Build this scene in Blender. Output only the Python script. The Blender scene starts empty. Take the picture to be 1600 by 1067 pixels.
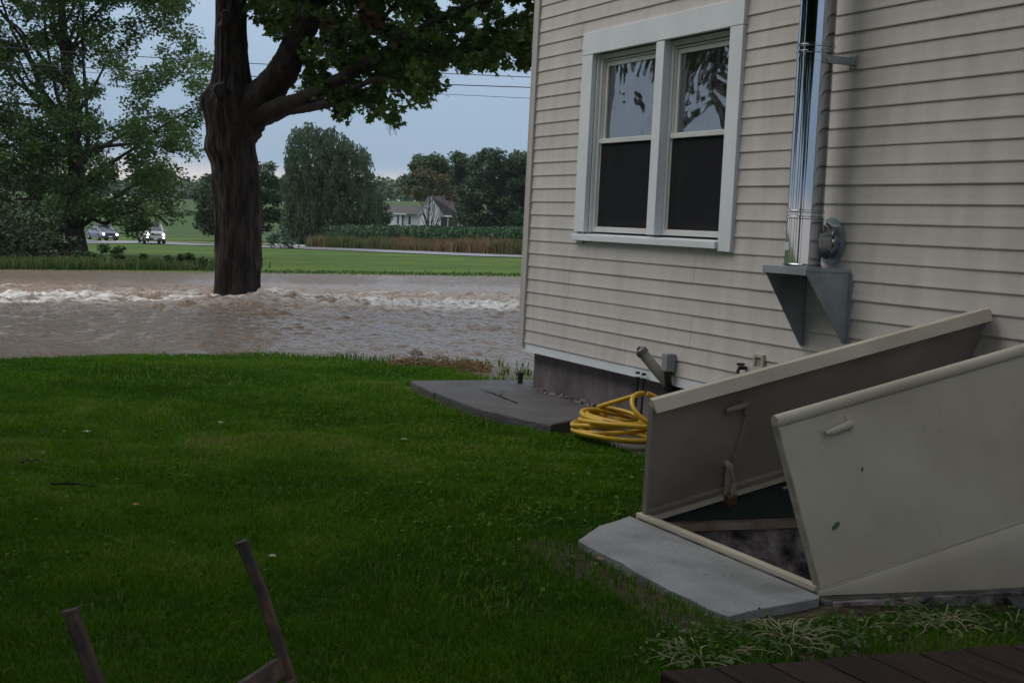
import bpy, bmesh, math, random
import numpy as np
from mathutils import Vector, Matrix
random.seed(7); rng = np.random.default_rng(11)
scene = bpy.context.scene
COL = scene.collection

# ------------------------------------------------------------------ camera
F_PX = 2383.0
def nrm(v): return v / np.linalg.norm(v)
_d = nrm(np.array([-1000 / F_PX, 225.5 / F_PX, -1.0]))          # direction of the siding lines
_up = nrm(np.cross(nrm(np.array([1, -.05, 0.0])), _d))
if _up[1] < 0: _up = -_up
_fw = np.array([0, 0, -1.0]); _Y = nrm(_fw - _up * (_fw @ _up)); _X = np.cross(_Y, _up)
M = np.array([_X, _Y, _up])
CAM_Z = 1.265
CAM = np.array([0, 0, CAM_Z])
cam = bpy.data.cameras.new("camera"); cam_o = bpy.data.objects.new("camera", cam); COL.objects.link(cam_o)
cam.sensor_width = 36; cam.lens = F_PX / 1600 * 36; cam.clip_start = .05; cam.clip_end = 6000
mw = Matrix([[*M[0], CAM[0]], [*M[1], CAM[1]], [*M[2], CAM[2]], [0, 0, 0, 1]]); cam_o.matrix_world = mw
scene.camera = cam_o

def at(x, y, Y):
    r = M @ np.array([(x - 800) / F_PX, -(y - 533.5) / F_PX, -1.0])
    return CAM + r * (Y / r[1])

# ------------------------------------------------------------------ sky, sun, exposure
SUN_EL, SUN_AZ = math.radians(48), math.radians(-78)     # azimuth measured from +Y towards +X
world = bpy.data.worlds.new("World"); scene.world = world; world.use_nodes = True
wn = world.node_tree.nodes; wl = world.node_tree.links; wn.clear()
wo = wn.new("ShaderNodeOutputWorld"); bg = wn.new("ShaderNodeBackground")
sky = wn.new("ShaderNodeTexSky"); sky.sky_type = 'NISHITA'; sky.sun_disc = False
sky.sun_elevation = SUN_EL; sky.sun_rotation = SUN_AZ; sky.dust_density = 3; sky.air_density = 1.2
tc = wn.new("ShaderNodeTexCoord"); sep = wn.new("ShaderNodeSeparateXYZ")
wl.new(tc.outputs['Generated'], sep.inputs[0])
nz = wn.new("ShaderNodeTexNoise"); nz.inputs['Scale'].default_value = 2.2; nz.inputs['Detail'].default_value = 5
mp = wn.new("ShaderNodeMapping"); mp.inputs['Scale'].default_value = (1, 1, 5)
wl.new(tc.outputs['Generated'], mp.inputs[0]); wl.new(mp.outputs[0], nz.inputs['Vector'])
ma = wn.new("ShaderNodeMath"); ma.operation = 'MULTIPLY_ADD'; ma.inputs[1].default_value = .035; wl.new(nz.outputs['Fac'], ma.inputs[0]); wl.new(sep.outputs['Z'], ma.inputs[2])
ramp = wn.new("ShaderNodeValToRGB"); wl.new(ma.outputs[0], ramp.inputs[0])
cr = ramp.color_ramp
stops = [(0.0, (5.4, 5.1, 5.0)), (.039, (5.0, 4.8, 4.8)), (.052, (2.3, 3.15, 4.2)), (.10, (2.35, 3.25, 4.4)), (.17, (3.0, 3.9, 5.15)), (.35, (5.2, 5.8, 6.8)), (1.0, (8.0, 8.3, 8.8))]
while len(cr.elements) < len(stops): cr.elements.new(.5)
for e, (p, c) in zip(cr.elements, stops): e.position = p; e.color = (*[k / 10 for k in c], 1)
vm = wn.new("ShaderNodeVectorMath"); vm.operation = 'SCALE'; vm.inputs['Scale'].default_value = 10; wl.new(ramp.outputs[0], vm.inputs[0])
mix = wn.new("ShaderNodeMixRGB"); mix.inputs[0].default_value = .9; wl.new(sky.outputs[0], mix.inputs[1]); wl.new(vm.outputs[0], mix.inputs[2])
wl.new(mix.outputs[0], bg.inputs[0]); bg.inputs[1].default_value = .1
wl.new(bg.outputs[0], wo.inputs[0])
sun = bpy.data.lights.new("sun", 'SUN'); sun.energy = 1.1; sun.angle = math.radians(55); sun.color = (1, .95, .88)
so = bpy.data.objects.new("sun", sun); COL.objects.link(so)
sd = Vector((math.sin(SUN_AZ) * math.cos(SUN_EL), math.cos(SUN_AZ) * math.cos(SUN_EL), math.sin(SUN_EL)))
so.rotation_euler = (-sd).to_track_quat('-Z', 'Y').to_euler()
scene.view_settings.view_transform = 'Standard'; scene.view_settings.look = 'None'
scene.view_settings.gamma = 1; scene.view_settings.exposure = 0.55
scene.cycles.max_bounces = 8; scene.cycles.transparent_max_bounces = 16

# ------------------------------------------------------------------ materials
MATS = {}
def material(name, col, rough=.7, col2=None, scale=8, stretch=(1, 1, 1), bump=0, bscale=None, metal=0, spec=.5, attr=None, attr_cols=None,
             detail=5, transl=0, contrast=(.35, .65), rand=0, space='Object', bdist=.02, specks=None):
    if name in MATS: return MATS[name]
    m = bpy.data.materials.new(name); m.use_nodes = True; MATS[name] = m
    n = m.node_tree.nodes; l = m.node_tree.links; p = n['Principled BSDF']
    p.inputs['Roughness'].default_value = rough; p.inputs['Metallic'].default_value = metal
    p.inputs['Specular IOR Level'].default_value = spec
    tc = n.new('ShaderNodeTexCoord'); mp = n.new('ShaderNodeMapping'); mp.inputs['Scale'].default_value = stretch
    l.new(tc.outputs[space], mp.inputs[0])
    out = None
    if col2 is not None:
        t = n.new('ShaderNodeTexNoise'); t.inputs['Scale'].default_value = scale; t.inputs['Detail'].default_value = detail
        l.new(mp.outputs[0], t.inputs['Vector'])
        r = n.new('ShaderNodeValToRGB'); r.color_ramp.elements[0].position = contrast[0]; r.color_ramp.elements[1].position = contrast[1]
        r.color_ramp.elements[0].color = (*col, 1); r.color_ramp.elements[1].color = (*col2, 1)
        l.new(t.outputs['Fac'], r.inputs[0]); out = r.outputs[0]
    if attr:
        a = n.new('ShaderNodeAttribute'); a.attribute_name = attr
        r = n.new('ShaderNodeValToRGB'); cs = attr_cols
        while len(r.color_ramp.elements) < len(cs): r.color_ramp.elements.new(.5)
        for e, (q, c) in zip(r.color_ramp.elements, cs): e.position = q; e.color = (*c, 1)
        l.new(a.outputs['Fac'], r.inputs[0]); out = r.outputs[0]
    if rand and out is not None or rand:
        oi = n.new('ShaderNodeObjectInfo'); mr = n.new('ShaderNodeMapRange'); mr.inputs[3].default_value = 1 - rand; mr.inputs[4].default_value = 1 + rand
        l.new(oi.outputs['Random'], mr.inputs[0])
        hs = n.new('ShaderNodeHueSaturation'); l.new(mr.outputs[0], hs.inputs['Value'])
        if out is not None: l.new(out, hs.inputs['Color'])
        else: hs.inputs['Color'].default_value = (*col, 1)
        out = hs.outputs[0]
    if specks:
        t = n.new('ShaderNodeTexNoise'); t.inputs['Scale'].default_value = specks[0]; t.inputs['Detail'].default_value = 3; l.new(tc.outputs[space], t.inputs['Vector'])
        t3 = n.new('ShaderNodeTexNoise'); t3.inputs['Scale'].default_value = 3.3; t3.inputs['Detail'].default_value = 4; l.new(tc.outputs[space], t3.inputs['Vector'])
        md = n.new('ShaderNodeMath'); md.operation = 'MULTIPLY_ADD'; md.inputs[1].default_value = .35; l.new(t3.outputs[0], md.inputs[0]); l.new(t.outputs[0], md.inputs[2])
        mr2 = n.new('ShaderNodeMapRange'); mr2.inputs[1].default_value = specks[1] + .155; mr2.inputs[2].default_value = specks[1] + .20; l.new(md.outputs[0], mr2.inputs[0])
        mxs = n.new('ShaderNodeMixRGB'); l.new(mr2.outputs[0], mxs.inputs[0]); l.new(out, mxs.inputs[1]); mxs.inputs[2].default_value = (*specks[2], 1); out = mxs.outputs[0]
    if out is not None: l.new(out, p.inputs['Base Color'])
    else: p.inputs['Base Color'].default_value = (*col, 1)
    if bump:
        t = n.new('ShaderNodeTexNoise'); t.inputs['Scale'].default_value = bscale or scale; t.inputs['Detail'].default_value = 6
        l.new(mp.outputs[0], t.inputs['Vector'])
        b = n.new('ShaderNodeBump'); b.inputs['Strength'].default_value = bump; b.inputs['Distance'].default_value = bdist
        l.new(t.outputs['Fac'], b.inputs['Height']); l.new(b.outputs[0], p.inputs['Normal'])
    if transl:
        tr = n.new('ShaderNodeBsdfTranslucent'); mx = n.new('ShaderNodeMixShader'); mx.inputs[0].default_value = transl
        if out is not None: l.new(out, tr.inputs[0])
        else: tr.inputs[0].default_value = (*col, 1)
        l.new(p.outputs[0], mx.inputs[1]); l.new(tr.outputs[0], mx.inputs[2])
        l.new(mx.outputs[0], n['Material Output'].inputs[0])
    return m

def leafmat(name, c0, c1, c2, rough=.55, transl=.3, spec=.3):
    return material(name, c0, rough, attr='tint', attr_cols=[(0, c0), (.6, c1), (1, c2)], transl=transl, spec=spec)

# ------------------------------------------------------------------ helpers
def tag(o, label=None, cat=None, group=None, kind=None):
    if label: o['label'] = label
    if cat: o['category'] = cat
    if group: o['group'] = group
    if kind: o['kind'] = kind
    return o
def empty(name, loc=(0, 0, 0), rz=0, label=None, cat=None, group=None, parent=None):
    o = bpy.data.objects.new(name, None); COL.objects.link(o); o.location = loc; o.rotation_euler = (0, 0, rz)
    o.empty_display_size = .2
    if parent: o.parent = parent
    return tag(o, label, cat, group)
class MB:
    def __init__(s): s.v = []; s.f = []
    def add(s, v, f):
        b = len(s.v); s.v += [tuple(map(float, q)) for q in v]; s.f += [tuple(i + b for i in q) for q in f]; return s
    def box(s, a, b, mat=None):
        x0, y0, z0 = [min(p, q) for p, q in zip(a, b)]; x1, y1, z1 = [max(p, q) for p, q in zip(a, b)]
        v = [(x0, y0, z0), (x1, y0, z0), (x1, y1, z0), (x0, y1, z0), (x0, y0, z1), (x1, y0, z1), (x1, y1, z1), (x0, y1, z1)]
        if mat is not None: v = [tuple(mat @ Vector(q)) for q in v]
        return s.add(v, [(0, 3, 2, 1), (4, 5, 6, 7), (0, 1, 5, 4), (1, 2, 6, 5), (2, 3, 7, 6), (3, 0, 4, 7)])
    def prism(s, poly, z0, z1):
        n = len(poly); a = sum(poly[i][0] * poly[(i + 1) % n][1] - poly[(i + 1) % n][0] * poly[i][1] for i in range(n))
        if a < 0: poly = poly[::-1]
        v = [(x, y, z0) for x, y in poly] + [(x, y, z1) for x, y in poly]
        return s.add(v, [tuple(range(n))[::-1], tuple(range(n, 2 * n))] + [(i, (i + 1) % n, n + (i + 1) % n, n + i) for i in range(n)])
    def extr(s, poly, d):          # 3-D polygon extruded by vector d
        n = len(poly); p = [Vector(q) for q in poly]; d = Vector(d)
        nn = Vector((0, 0, 0))
        for i in range(n): nn += p[i].cross(p[(i + 1) % n])
        if nn.dot(d) < 0: p = p[::-1]
        v = p + [q + d for q in p]
        return s.add(v, [tuple(range(n))[::-1], tuple(range(n, 2 * n))] + [(i, (i + 1) % n, n + (i + 1) % n, n + i) for i in range(n)])
    def tube(s, path, rad, n=8, cap=True):
        P = [Vector(p) for p in path]; k = len(P)
        R = [rad] * k if not hasattr(rad, '__len__') else rad
        T = [(P[min(i + 1, k - 1)] - P[max(i - 1, 0)]).normalized() for i in range(k)]
        u = T[0].orthogonal().normalized(); vs = []; fs = []
        for i in range(k):
            u = (u - T[i] * u.dot(T[i])).normalized(); w = T[i].cross(u)
            for j in range(n):
                t = 2 * math.pi * j / n; vs.append(P[i] + (u * math.cos(t) + w * math.sin(t)) * R[i])
        for i in range(k - 1):
            for j in range(n): fs.append((i * n + j, i * n + (j + 1) % n, (i + 1) * n + (j + 1) % n, (i + 1) * n + j))
        if cap: fs += [tuple(range(n))[::-1], tuple((k - 1) * n + j for j in range(n))]
        return s.add(vs, fs)
    def build(s, name, mat, parent=None, smooth=False, bevel=0, **kw):
        me = bpy.data.meshes.new(name); me.from_pydata(s.v, [], s.f); me.update()
        if mat: me.materials.append(mat)
        o = bpy.data.objects.new(name, me); COL.objects.link(o)
        if parent: o.parent = parent
        if smooth:
            me.polygons.foreach_set('use_smooth', [True] * len(me.polygons))
            try: me.set_sharp_from_angle(angle=math.radians(40))
            except Exception: pass
        if bevel:
            b = o.modifiers.new('bevel', 'BEVEL'); b.width = bevel; b.segments = 2; b.limit_method = 'ANGLE'
        return tag(o, **kw)

def np_mesh(name, V, Fc, mat, parent=None, attr=None, smooth=False, **kw):
    V = np.ascontiguousarray(V, dtype=np.float32); Fc = np.ascontiguousarray(Fc, dtype=np.int32); k = Fc.shape[1]
    me = bpy.data.meshes.new(name); me.vertices.add(len(V)); me.vertices.foreach_set('co', V.ravel())
    me.loops.add(Fc.size); me.loops.foreach_set('vertex_index', Fc.ravel())
    me.polygons.add(len(Fc)); me.polygons.foreach_set('loop_start', np.arange(0, Fc.size, k, dtype=np.int32))
    me.polygons.foreach_set('loop_total', np.full(len(Fc), k, dtype=np.int32))
    if smooth: me.polygons.foreach_set('use_smooth', np.ones(len(Fc), dtype=bool))
    for an, av in (attr or {}).items():
        a = me.attributes.new(an, 'FLOAT', 'POINT'); a.data.foreach_set('value', np.ascontiguousarray(av, dtype=np.float32))
    me.update(calc_edges=True); me.materials.append(mat)
    o = bpy.data.objects.new(name, me); COL.objects.link(o)
    if parent: o.parent = parent
    return tag(o, **kw)

def _hash(ix, iy, iz, seed):
    h = (ix.astype(np.int64) * 374761393 + iy.astype(np.int64) * 668265263 + iz.astype(np.int64) * 2147483647 + seed * 974634777) & 0xffffffff
    h = ((h ^ (h >> 13)) * 1274126177) & 0xffffffff
    h = h ^ (h >> 16)
    return (h & 0xffff) / 65535.0
def noise(x, y, z=None, seed=0):
    x = np.asarray(x, float); y = np.asarray(y, float); z = np.zeros_like(x) if z is None else np.asarray(z, float)
    ix, iy, iz = np.floor(x), np.floor(y), np.floor(z); fx, fy, fz = x - ix, y - iy, z - iz
    fx, fy, fz = [t * t * (3 - 2 * t) for t in (fx, fy, fz)]
    r = 0
    for a in (0, 1):
        for b in (0, 1):
            for c in (0, 1):
                r = r + _hash(ix + a, iy + b, iz + c, seed) * (fx if a else 1 - fx) * (fy if b else 1 - fy) * (fz if c else 1 - fz)
    return r * 2 - 1
def fbm(x, y, z=None, o=4, seed=0):
    r = 0; am = 1; f = 1; t = 0
    for i in range(o):
        r = r + am * noise(x * f, y * f, None if z is None else z * f, seed + i); t += am; am *= .5; f *= 2.03
    return r / t
def smooth(t): t = np.clip(t, 0, 1); return t * t * (3 - 2 * t)

# house frame: u along the wall away from the camera, v out from the wall, z up
_aw = M @ _d; TH = math.atan2(-_aw[0], _aw[1])
A_ = np.array([-math.sin(TH), math.cos(TH)]); N_ = np.array([math.cos(TH), math.sin(TH)])
P0 = 5.31 * math.cos(TH) * N_
HR = math.atan2(A_[1], A_[0])
def wor(u, v, z=0): q = P0 + u * A_ - v * N_; return np.array([q[0], q[1], z])
def hloc(X, Y): qx, qy = X - P0[0], Y - P0[1]; return qx * A_[0] + qy * A_[1], -(qx * N_[0] + qy * N_[1])
HORG = (P0[0], P0[1], 0)
def hthing(name, label, cat, u=0, v=0, z=0, group=None):       # an empty whose local axes are u, v, z
    return empty(name, tuple(wor(u, v, z)), HR, label, cat, group)

# ------------------------------------------------------------------ terrain
_gy = [0, 12, 14.2, 15.2, 16, 18, 30, 33.0, 35.2, 36.4, 43.3, 44.0, 46, 75, 95, 150, 200, 250, 300, 450, 650, 2500]
_gd = [1.325, 1.33, 1.385, 1.42, 1.46, 1.57, 1.68, 1.64, 1.52, 1.41, 1.41, 1.345, 1.35, 1.60, 1.75, 1.75, 1.45, .6, -1.0, -6.4, -6.8, -6.8]
def tilt(X, Y): return .035 * smooth((Y - 12) / 18) * np.clip(X, -75, 40)
def shore(X, Y):
    s = np.interp(X, [-9, -4.6, -4.0, -3.5, -2.6, -.7, -.3, .1, 1.5], [13.4, 13.8, 14.6, 15.2, 15.75, 15.2, 14.2, 13.5, 13.3])
    return Y - (s - 15.2) * (1 - smooth((Y - 17) / 5))
def gz(X, Y):
    X = np.asarray(X, float); Y = np.asarray(Y, float)
    d = np.interp(shore(X, Y), _gy, _gd)
    z = CAM_Z - d + tilt(X, Y)
    z = z + .022 * fbm(X * .5, Y * .5, seed=3) * (Y < 34) + .012 * fbm(X * 1.9, Y * 1.9, seed=5) * (Y < 34)
    z = z + .05 * fbm(X * .08, Y * .08, seed=9) * smooth((Y - 46) / 20)
    uu, vv = hloc(X, Y); dd = np.hypot(np.clip(np.maximum(4.4 - uu, uu - 5.9), 0, None), np.clip(np.maximum(1.66 - vv, vv - 2.2), 0, None))
    z = z + .034 * (1 - smooth(dd / .6)) * (Y < 14)
    z = z + 3.2 * np.exp(-((X + 45) / 60) ** 2) * smooth((Y - 430) / 150)
    return z
def g1(X, Y): return float(gz(np.array([X]), np.array([Y]))[0])

def axis(segs):
    r = [segs[0][0]]
    for a, b, n in segs: r += list(np.linspace(a, b, n + 1)[1:])
    return np.array(r)
gx = axis([(-1500, -300, 6), (-300, -60, 16), (-60, -12, 40), (-12, -.2, 90), (-.2, 4.6, 95), (4.6, 14, 30), (14, 60, 24), (60, 300, 12), (300, 1500, 5)])
gy = axis([(-60, -2, 10), (-2, 4, 24), (4, 8.8, 95), (8.8, 17, 100), (17, 47, 110), (47, 200, 70), (200, 700, 50), (700, 2500, 6)])
GX, GY = np.meshgrid(gx, gy)
GZ = gz(GX, GY)
U_, V_ = hloc(GX, GY)
GZ = np.where((U_ > 4.66) & (U_ < 6.0) & (V_ > -.3) & (V_ < 1.62), -2.2, GZ)
def grid_faces(nx, ny):
    i = np.arange(nx - 1); j = np.arange(ny - 1); I, J = np.meshgrid(i, j); a = (J * nx + I).ravel()
    return np.stack([a, a + 1, a + nx + 1, a + nx], 1)
soil = smooth((2.75 - V_) / .5) * smooth((4.75 - U_) / .15)
soil = np.maximum(soil, smooth((.30 - np.abs(V_ - 2.27)) / .2) * (U_ > 4.2) * (U_ < 5.8))
soil = np.maximum(soil, smooth((.2 - np.abs(V_ - 1.0)) / .15) * (U_ > 8.5) * (U_ < 11.7))
soil = np.clip(soil * (1.15 + .7 * fbm(GX * 3, GY * 3, seed=21)), 0, 1)
def ground_material():
    m = bpy.data.materials.new('ground_turf'); m.use_nodes = True; n = m.node_tree.nodes; l = m.node_tree.links; p = n['Principled BSDF']
    p.inputs['Roughness'].default_value = .9; p.inputs['Specular IOR Level'].default_value = .15
    tc = n.new('ShaderNodeTexCoord')
    def nzr(scale, c0, c1, lo=.35, hi=.65, st=(1, 1, 1)):
        mp = n.new('ShaderNodeMapping'); mp.inputs['Scale'].default_value = st; l.new(tc.outputs['Object'], mp.inputs[0])
        t = n.new('ShaderNodeTexNoise'); t.inputs['Scale'].default_value = scale; t.inputs['Detail'].default_value = 7; l.new(mp.outputs[0], t.inputs[0])
        r = n.new('ShaderNodeValToRGB'); r.color_ramp.elements[0].position = lo; r.color_ramp.elements[1].position = hi
        r.color_ramp.elements[0].color = (*c0, 1); r.color_ramp.elements[1].color = (*c1, 1); l.new(t.outputs[0], r.inputs[0]); return r
    a = nzr(.55, (.045, .092, .010), (.080, .132, .016), .38, .66)
    b = nzr(9, (.75, .75, .75), (1.15, 1.15, 1.15))
    mu = n.new('ShaderNodeMixRGB'); mu.blend_type = 'MULTIPLY'; mu.inputs[0].default_value = 1; l.new(a.outputs[0], mu.inputs[1]); l.new(b.outputs[0], mu.inputs[2])
    w = nzr(.06, (.8, .85, .8), (1.15, 1.1, 1.0), .4, .6, (.35, 1.6, 1))
    m2 = n.new('ShaderNodeMixRGB'); m2.blend_type = 'MULTIPLY'; m2.inputs[0].default_value = 1; l.new(mu.outputs[0], m2.inputs[1]); l.new(w.outputs[0], m2.inputs[2])
    at_ = n.new('ShaderNodeAttribute'); at_.attribute_name = 'soil'
    s = nzr(14, (.03, .022, .015), (.075, .058, .04))
    m3 = n.new('ShaderNodeMixRGB'); l.new(at_.outputs['Fac'], m3.inputs[0]); l.new(m2.outputs[0], m3.inputs[1]); l.new(s.outputs[0], m3.inputs[2])
    cp_ = n.new('ShaderNodeAttribute'); cp_.attribute_name = 'crop'; m4 = n.new('ShaderNodeMixRGB'); l.new(cp_.outputs['Fac'], m4.inputs[0]); l.new(m3.outputs[0], m4.inputs[1]); cpn = nzr(.12, (.030, .062, .014), (.050, .090, .020), .35, .65, (.3, 2.5, 1)); l.new(cpn.outputs[0], m4.inputs[2]); l.new(m4.outputs[0], p.inputs['Base Color'])
    t = n.new('ShaderNodeTexNoise'); t.inputs['Scale'].default_value = 12; t.inputs['Detail'].default_value = 8; l.new(tc.outputs['Object'], t.inputs[0])
    bp = n.new('ShaderNodeBump'); bp.inputs['Strength'].default_value = .8; bp.inputs['Distance'].default_value = .05
    l.new(t.outputs[0], bp.inputs['Height']); l.new(bp.outputs[0], p.inputs['Normal'])
    return m
np_mesh('ground', np.stack([GX, GY, GZ], -1).reshape(-1, 3), grid_faces(len(gx), len(gy)), ground_material(), attr={'soil': soil.ravel(), 'crop': smooth((GY - 168 + .3 * (GX + 20)) / 8).ravel()}, smooth=True,
        kind='structure', label='grassy ground from the back lawn to the far fields', cat='ground')

# main road (under the flood) and the far wet road
asph = material('wet_asphalt', (.10, .098, .10), .35, (.17, .165, .165), scale=3, bump=.3, bscale=60, spec=.5)
def strip(name, pts, w, mat, lift, **kw):
    V = []; F = []
    pts = np.array(pts, float); t = np.linspace(0, len(pts) - 1, 90)
    px = np.interp(t, range(len(pts)), pts[:, 0]); py = np.interp(t, range(len(pts)), pts[:, 1])
    for i in range(90):
        j0, j1 = max(0, i - 2), min(89, i + 2); dx, dy = px[j1] - px[j0], py[j1] - py[j0]; L = math.hypot(dx, dy); nx, ny = -dy / L, dx / L
        for k in range(5):
            q = (k / 4 - .5) * w; V.append((px[i] + nx * q, py[i] + ny * q, 0))
    V = np.array(V); V[:, 2] = gz(V[:, 0], V[:, 1]) + lift
    a = []
    for i in range(89):
        for k in range(4): b = i * 5 + k; a.append((b, b + 1, b + 6, b + 5))
    return np_mesh(name, V, np.array(a), mat, smooth=True, kind='structure', **kw)
strip('far_road', [(40, 62), (12, 85), (.4, 97), (-16, 120), (-32.5, 138), (-50, 156), (-80, 185), (-140, 235)], 6.2, asph, .05,
      label='wet grey country road crossing behind the mown verge', cat='road')
strip('side_road', [(-33, 139), (-40, 128), (-52, 116), (-70, 104)], 6.0, asph, .055, label='wet side road branching left past the two cars', cat='road')
strip('flooded_road', [(-60, 30), (-30, 36.6), (-12, 39.4), (0, 39.9), (15, 40.2), (40, 40.5)], 6.0, asph, .006, label='road lying just under the brown floodwater', cat='road')
strip('farm_track', [(-60, 157), (-22, 142), (-17.5, 126)], 3.2, material('gravel', (.2, .18, .16), .8, (.3, .28, .25), scale=6), .06,
      label='pale gravel track leaving the far road by the weeds', cat='track')

# ------------------------------------------------------------------ floodwater
TREE = at(372, 468, 29.3)
wx = axis([(-40, -16, 90), (-16, 6, 275), (6, 16, 50)]); wy = axis([(12.6, 16, 36), (16, 26, 120), (26, 37.5, 165), (37.5, 45, 50)])
WX, WY = np.meshgrid(wx, wy)
def water_level(X, Y):
    d = np.interp(Y, [10, 18, 31, 33.2, 34.6, 35.6, 36.6, 50], [1.42, 1.425, 1.515, 1.475, 1.41, 1.37, 1.362, 1.362]); return CAM_Z - d + tilt(X, Y)
wob = 1.1 * fbm(WX * .12, WY * .0 + 1.3, seed=31)
Yc = WY + wob + .05 * WX
turb = np.exp(-((Yc - 30.6) / 3.2) ** 2)
tr = np.hypot(WX - TREE[0] - .95, (WY - 28.2) * .9)
mound = np.exp(-(tr / 1.3) ** 2)
amp = .042 + .10 * turb + .03 * np.exp(-((Yc - 26) / 4) ** 2) + .035 * np.exp(-(tr / 2.5) ** 2)
amp = amp * np.interp(WY, [33, 36.5], [1, .22])
w1 = 1 - 2 * np.abs(fbm(WX * .9 + .4 * WY, WY * 1.1, seed=41, o=4)); w2 = fbm(WX * 3.1, WY * 3.6, seed=51, o=3); w3 = fbm(WX * 8, WY * 10, seed=61, o=2)
hgt = amp * (.75 * (w1 - .35) + .55 * w2 + .55 * w3 + .35 * fbm(WX * 5.2, WY * 7.5, seed=65, o=2)) + .21 * mound
ridge = np.exp(-((Yc - 32.6 - .35 * fbm(WX * .6, WY * .3, seed=77)) / .35) ** 2)
hgt = hgt + .07 * ridge * (.6 + .8 * fbm(WX * .8, WY * .8, seed=71))
WZ = water_level(WX, WY) + hgt * smooth((WY - 14.5) / 3)
strk = fbm(WX * .55, WY * 2.6, seed=81, o=4)
foam = np.clip(3.8 * (strk + .16 + .3 * np.exp(-((WX + 1.0) / 2.2) ** 2) + .6 * w2 * .5), 0, 1) * np.clip(np.exp(-((Yc - 29.4) / 1.7) ** 2) * 1.7, 0, 1)
foam = foam * smooth(.8 + 1.3 * fbm(WX * .16 + 3, WY * .1, seed=91, o=2) + 1.4 * np.exp(-((WX + 1.0) / 2.4) ** 2))
foam = np.maximum(foam, .55 * np.clip(ridge * (w2 + .2) * 1.6, 0, 1) * (WX < 1e9))
mud = np.clip(.25 + .9 * turb * (w1 * .6 + .3) + 1.0 * np.exp(-(tr / 2.2) ** 2) + .3 * w2 * turb + .35 * np.exp(-((Yc - 35) / 1.2) ** 2), 0, 1)
def water_material():
    m = bpy.data.materials.new('muddy_water'); m.use_nodes = True; n = m.node_tree.nodes; l = m.node_tree.links; p = n['Principled BSDF']
    p.inputs['Roughness'].default_value = .12; p.inputs['IOR'].default_value = 1.33
    a = n.new('ShaderNodeAttribute'); a.attribute_name = 'foam'; b = n.new('ShaderNodeAttribute'); b.attribute_name = 'mud'
    r = n.new('ShaderNodeValToRGB'); r.color_ramp.elements[0].color = (.165, .122, .085, 1); r.color_ramp.elements[1].color = (.22, .145, .085, 1); l.new(b.outputs['Fac'], r.inputs[0])
    tc = n.new('ShaderNodeTexCoord'); mp = n.new('ShaderNodeMapping'); mp.inputs['Scale'].default_value = (1, 1.5, 1); l.new(tc.outputs['Object'], mp.inputs[0])
    t = n.new('ShaderNodeTexNoise'); t.inputs['Scale'].default_value = 5; t.inputs['Detail'].default_value = 6; l.new(mp.outputs[0], t.inputs[0])
    mm = n.new('ShaderNodeMath'); mm.operation = 'MULTIPLY'; l.new(a.outputs['Fac'], mm.inputs[0])
    mr = n.new('ShaderNodeMapRange'); mr.inputs[1].default_value = .33; mr.inputs[2].default_value = .52; l.new(t.outputs[0], mr.inputs[0]); l.new(mr.outputs[0], mm.inputs[1])
    mx = n.new('ShaderNodeMixRGB'); l.new(mm.outputs[0], mx.inputs[0]); l.new(r.outputs[0], mx.inputs[1]); mx.inputs[2].default_value = (.74, .71, .67, 1)
    l.new(mx.outputs[0], p.inputs['Base Color'])
    rr = n.new('ShaderNodeMapRange'); rr.inputs[3].default_value = .1; rr.inputs[4].default_value = .6; l.new(mm.outputs[0], rr.inputs[0]); l.new(rr.outputs[0], p.inputs['Roughness'])
    t2 = n.new('ShaderNodeTexNoise'); t2.inputs['Scale'].default_value = 10; t2.inputs['Detail'].default_value = 8; l.new(mp.outputs[0], t2.inputs[0])
    bp = n.new('ShaderNodeBump'); bp.inputs['Strength'].default_value = .8; bp.inputs['Distance'].default_value = .10; l.new(t2.outputs[0], bp.inputs['Height']); l.new(bp.outputs[0], p.inputs['Normal'])
    return m
np_mesh('floodwater', np.stack([WX, WY, WZ], -1).reshape(-1, 3), grid_faces(len(wx), len(wy)), water_material(), attr={'foam': foam.ravel(), 'mud': mud.ravel()}, smooth=True,
        kind='structure', label='brown floodwater pouring off the road across the yard', cat='water')

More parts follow.
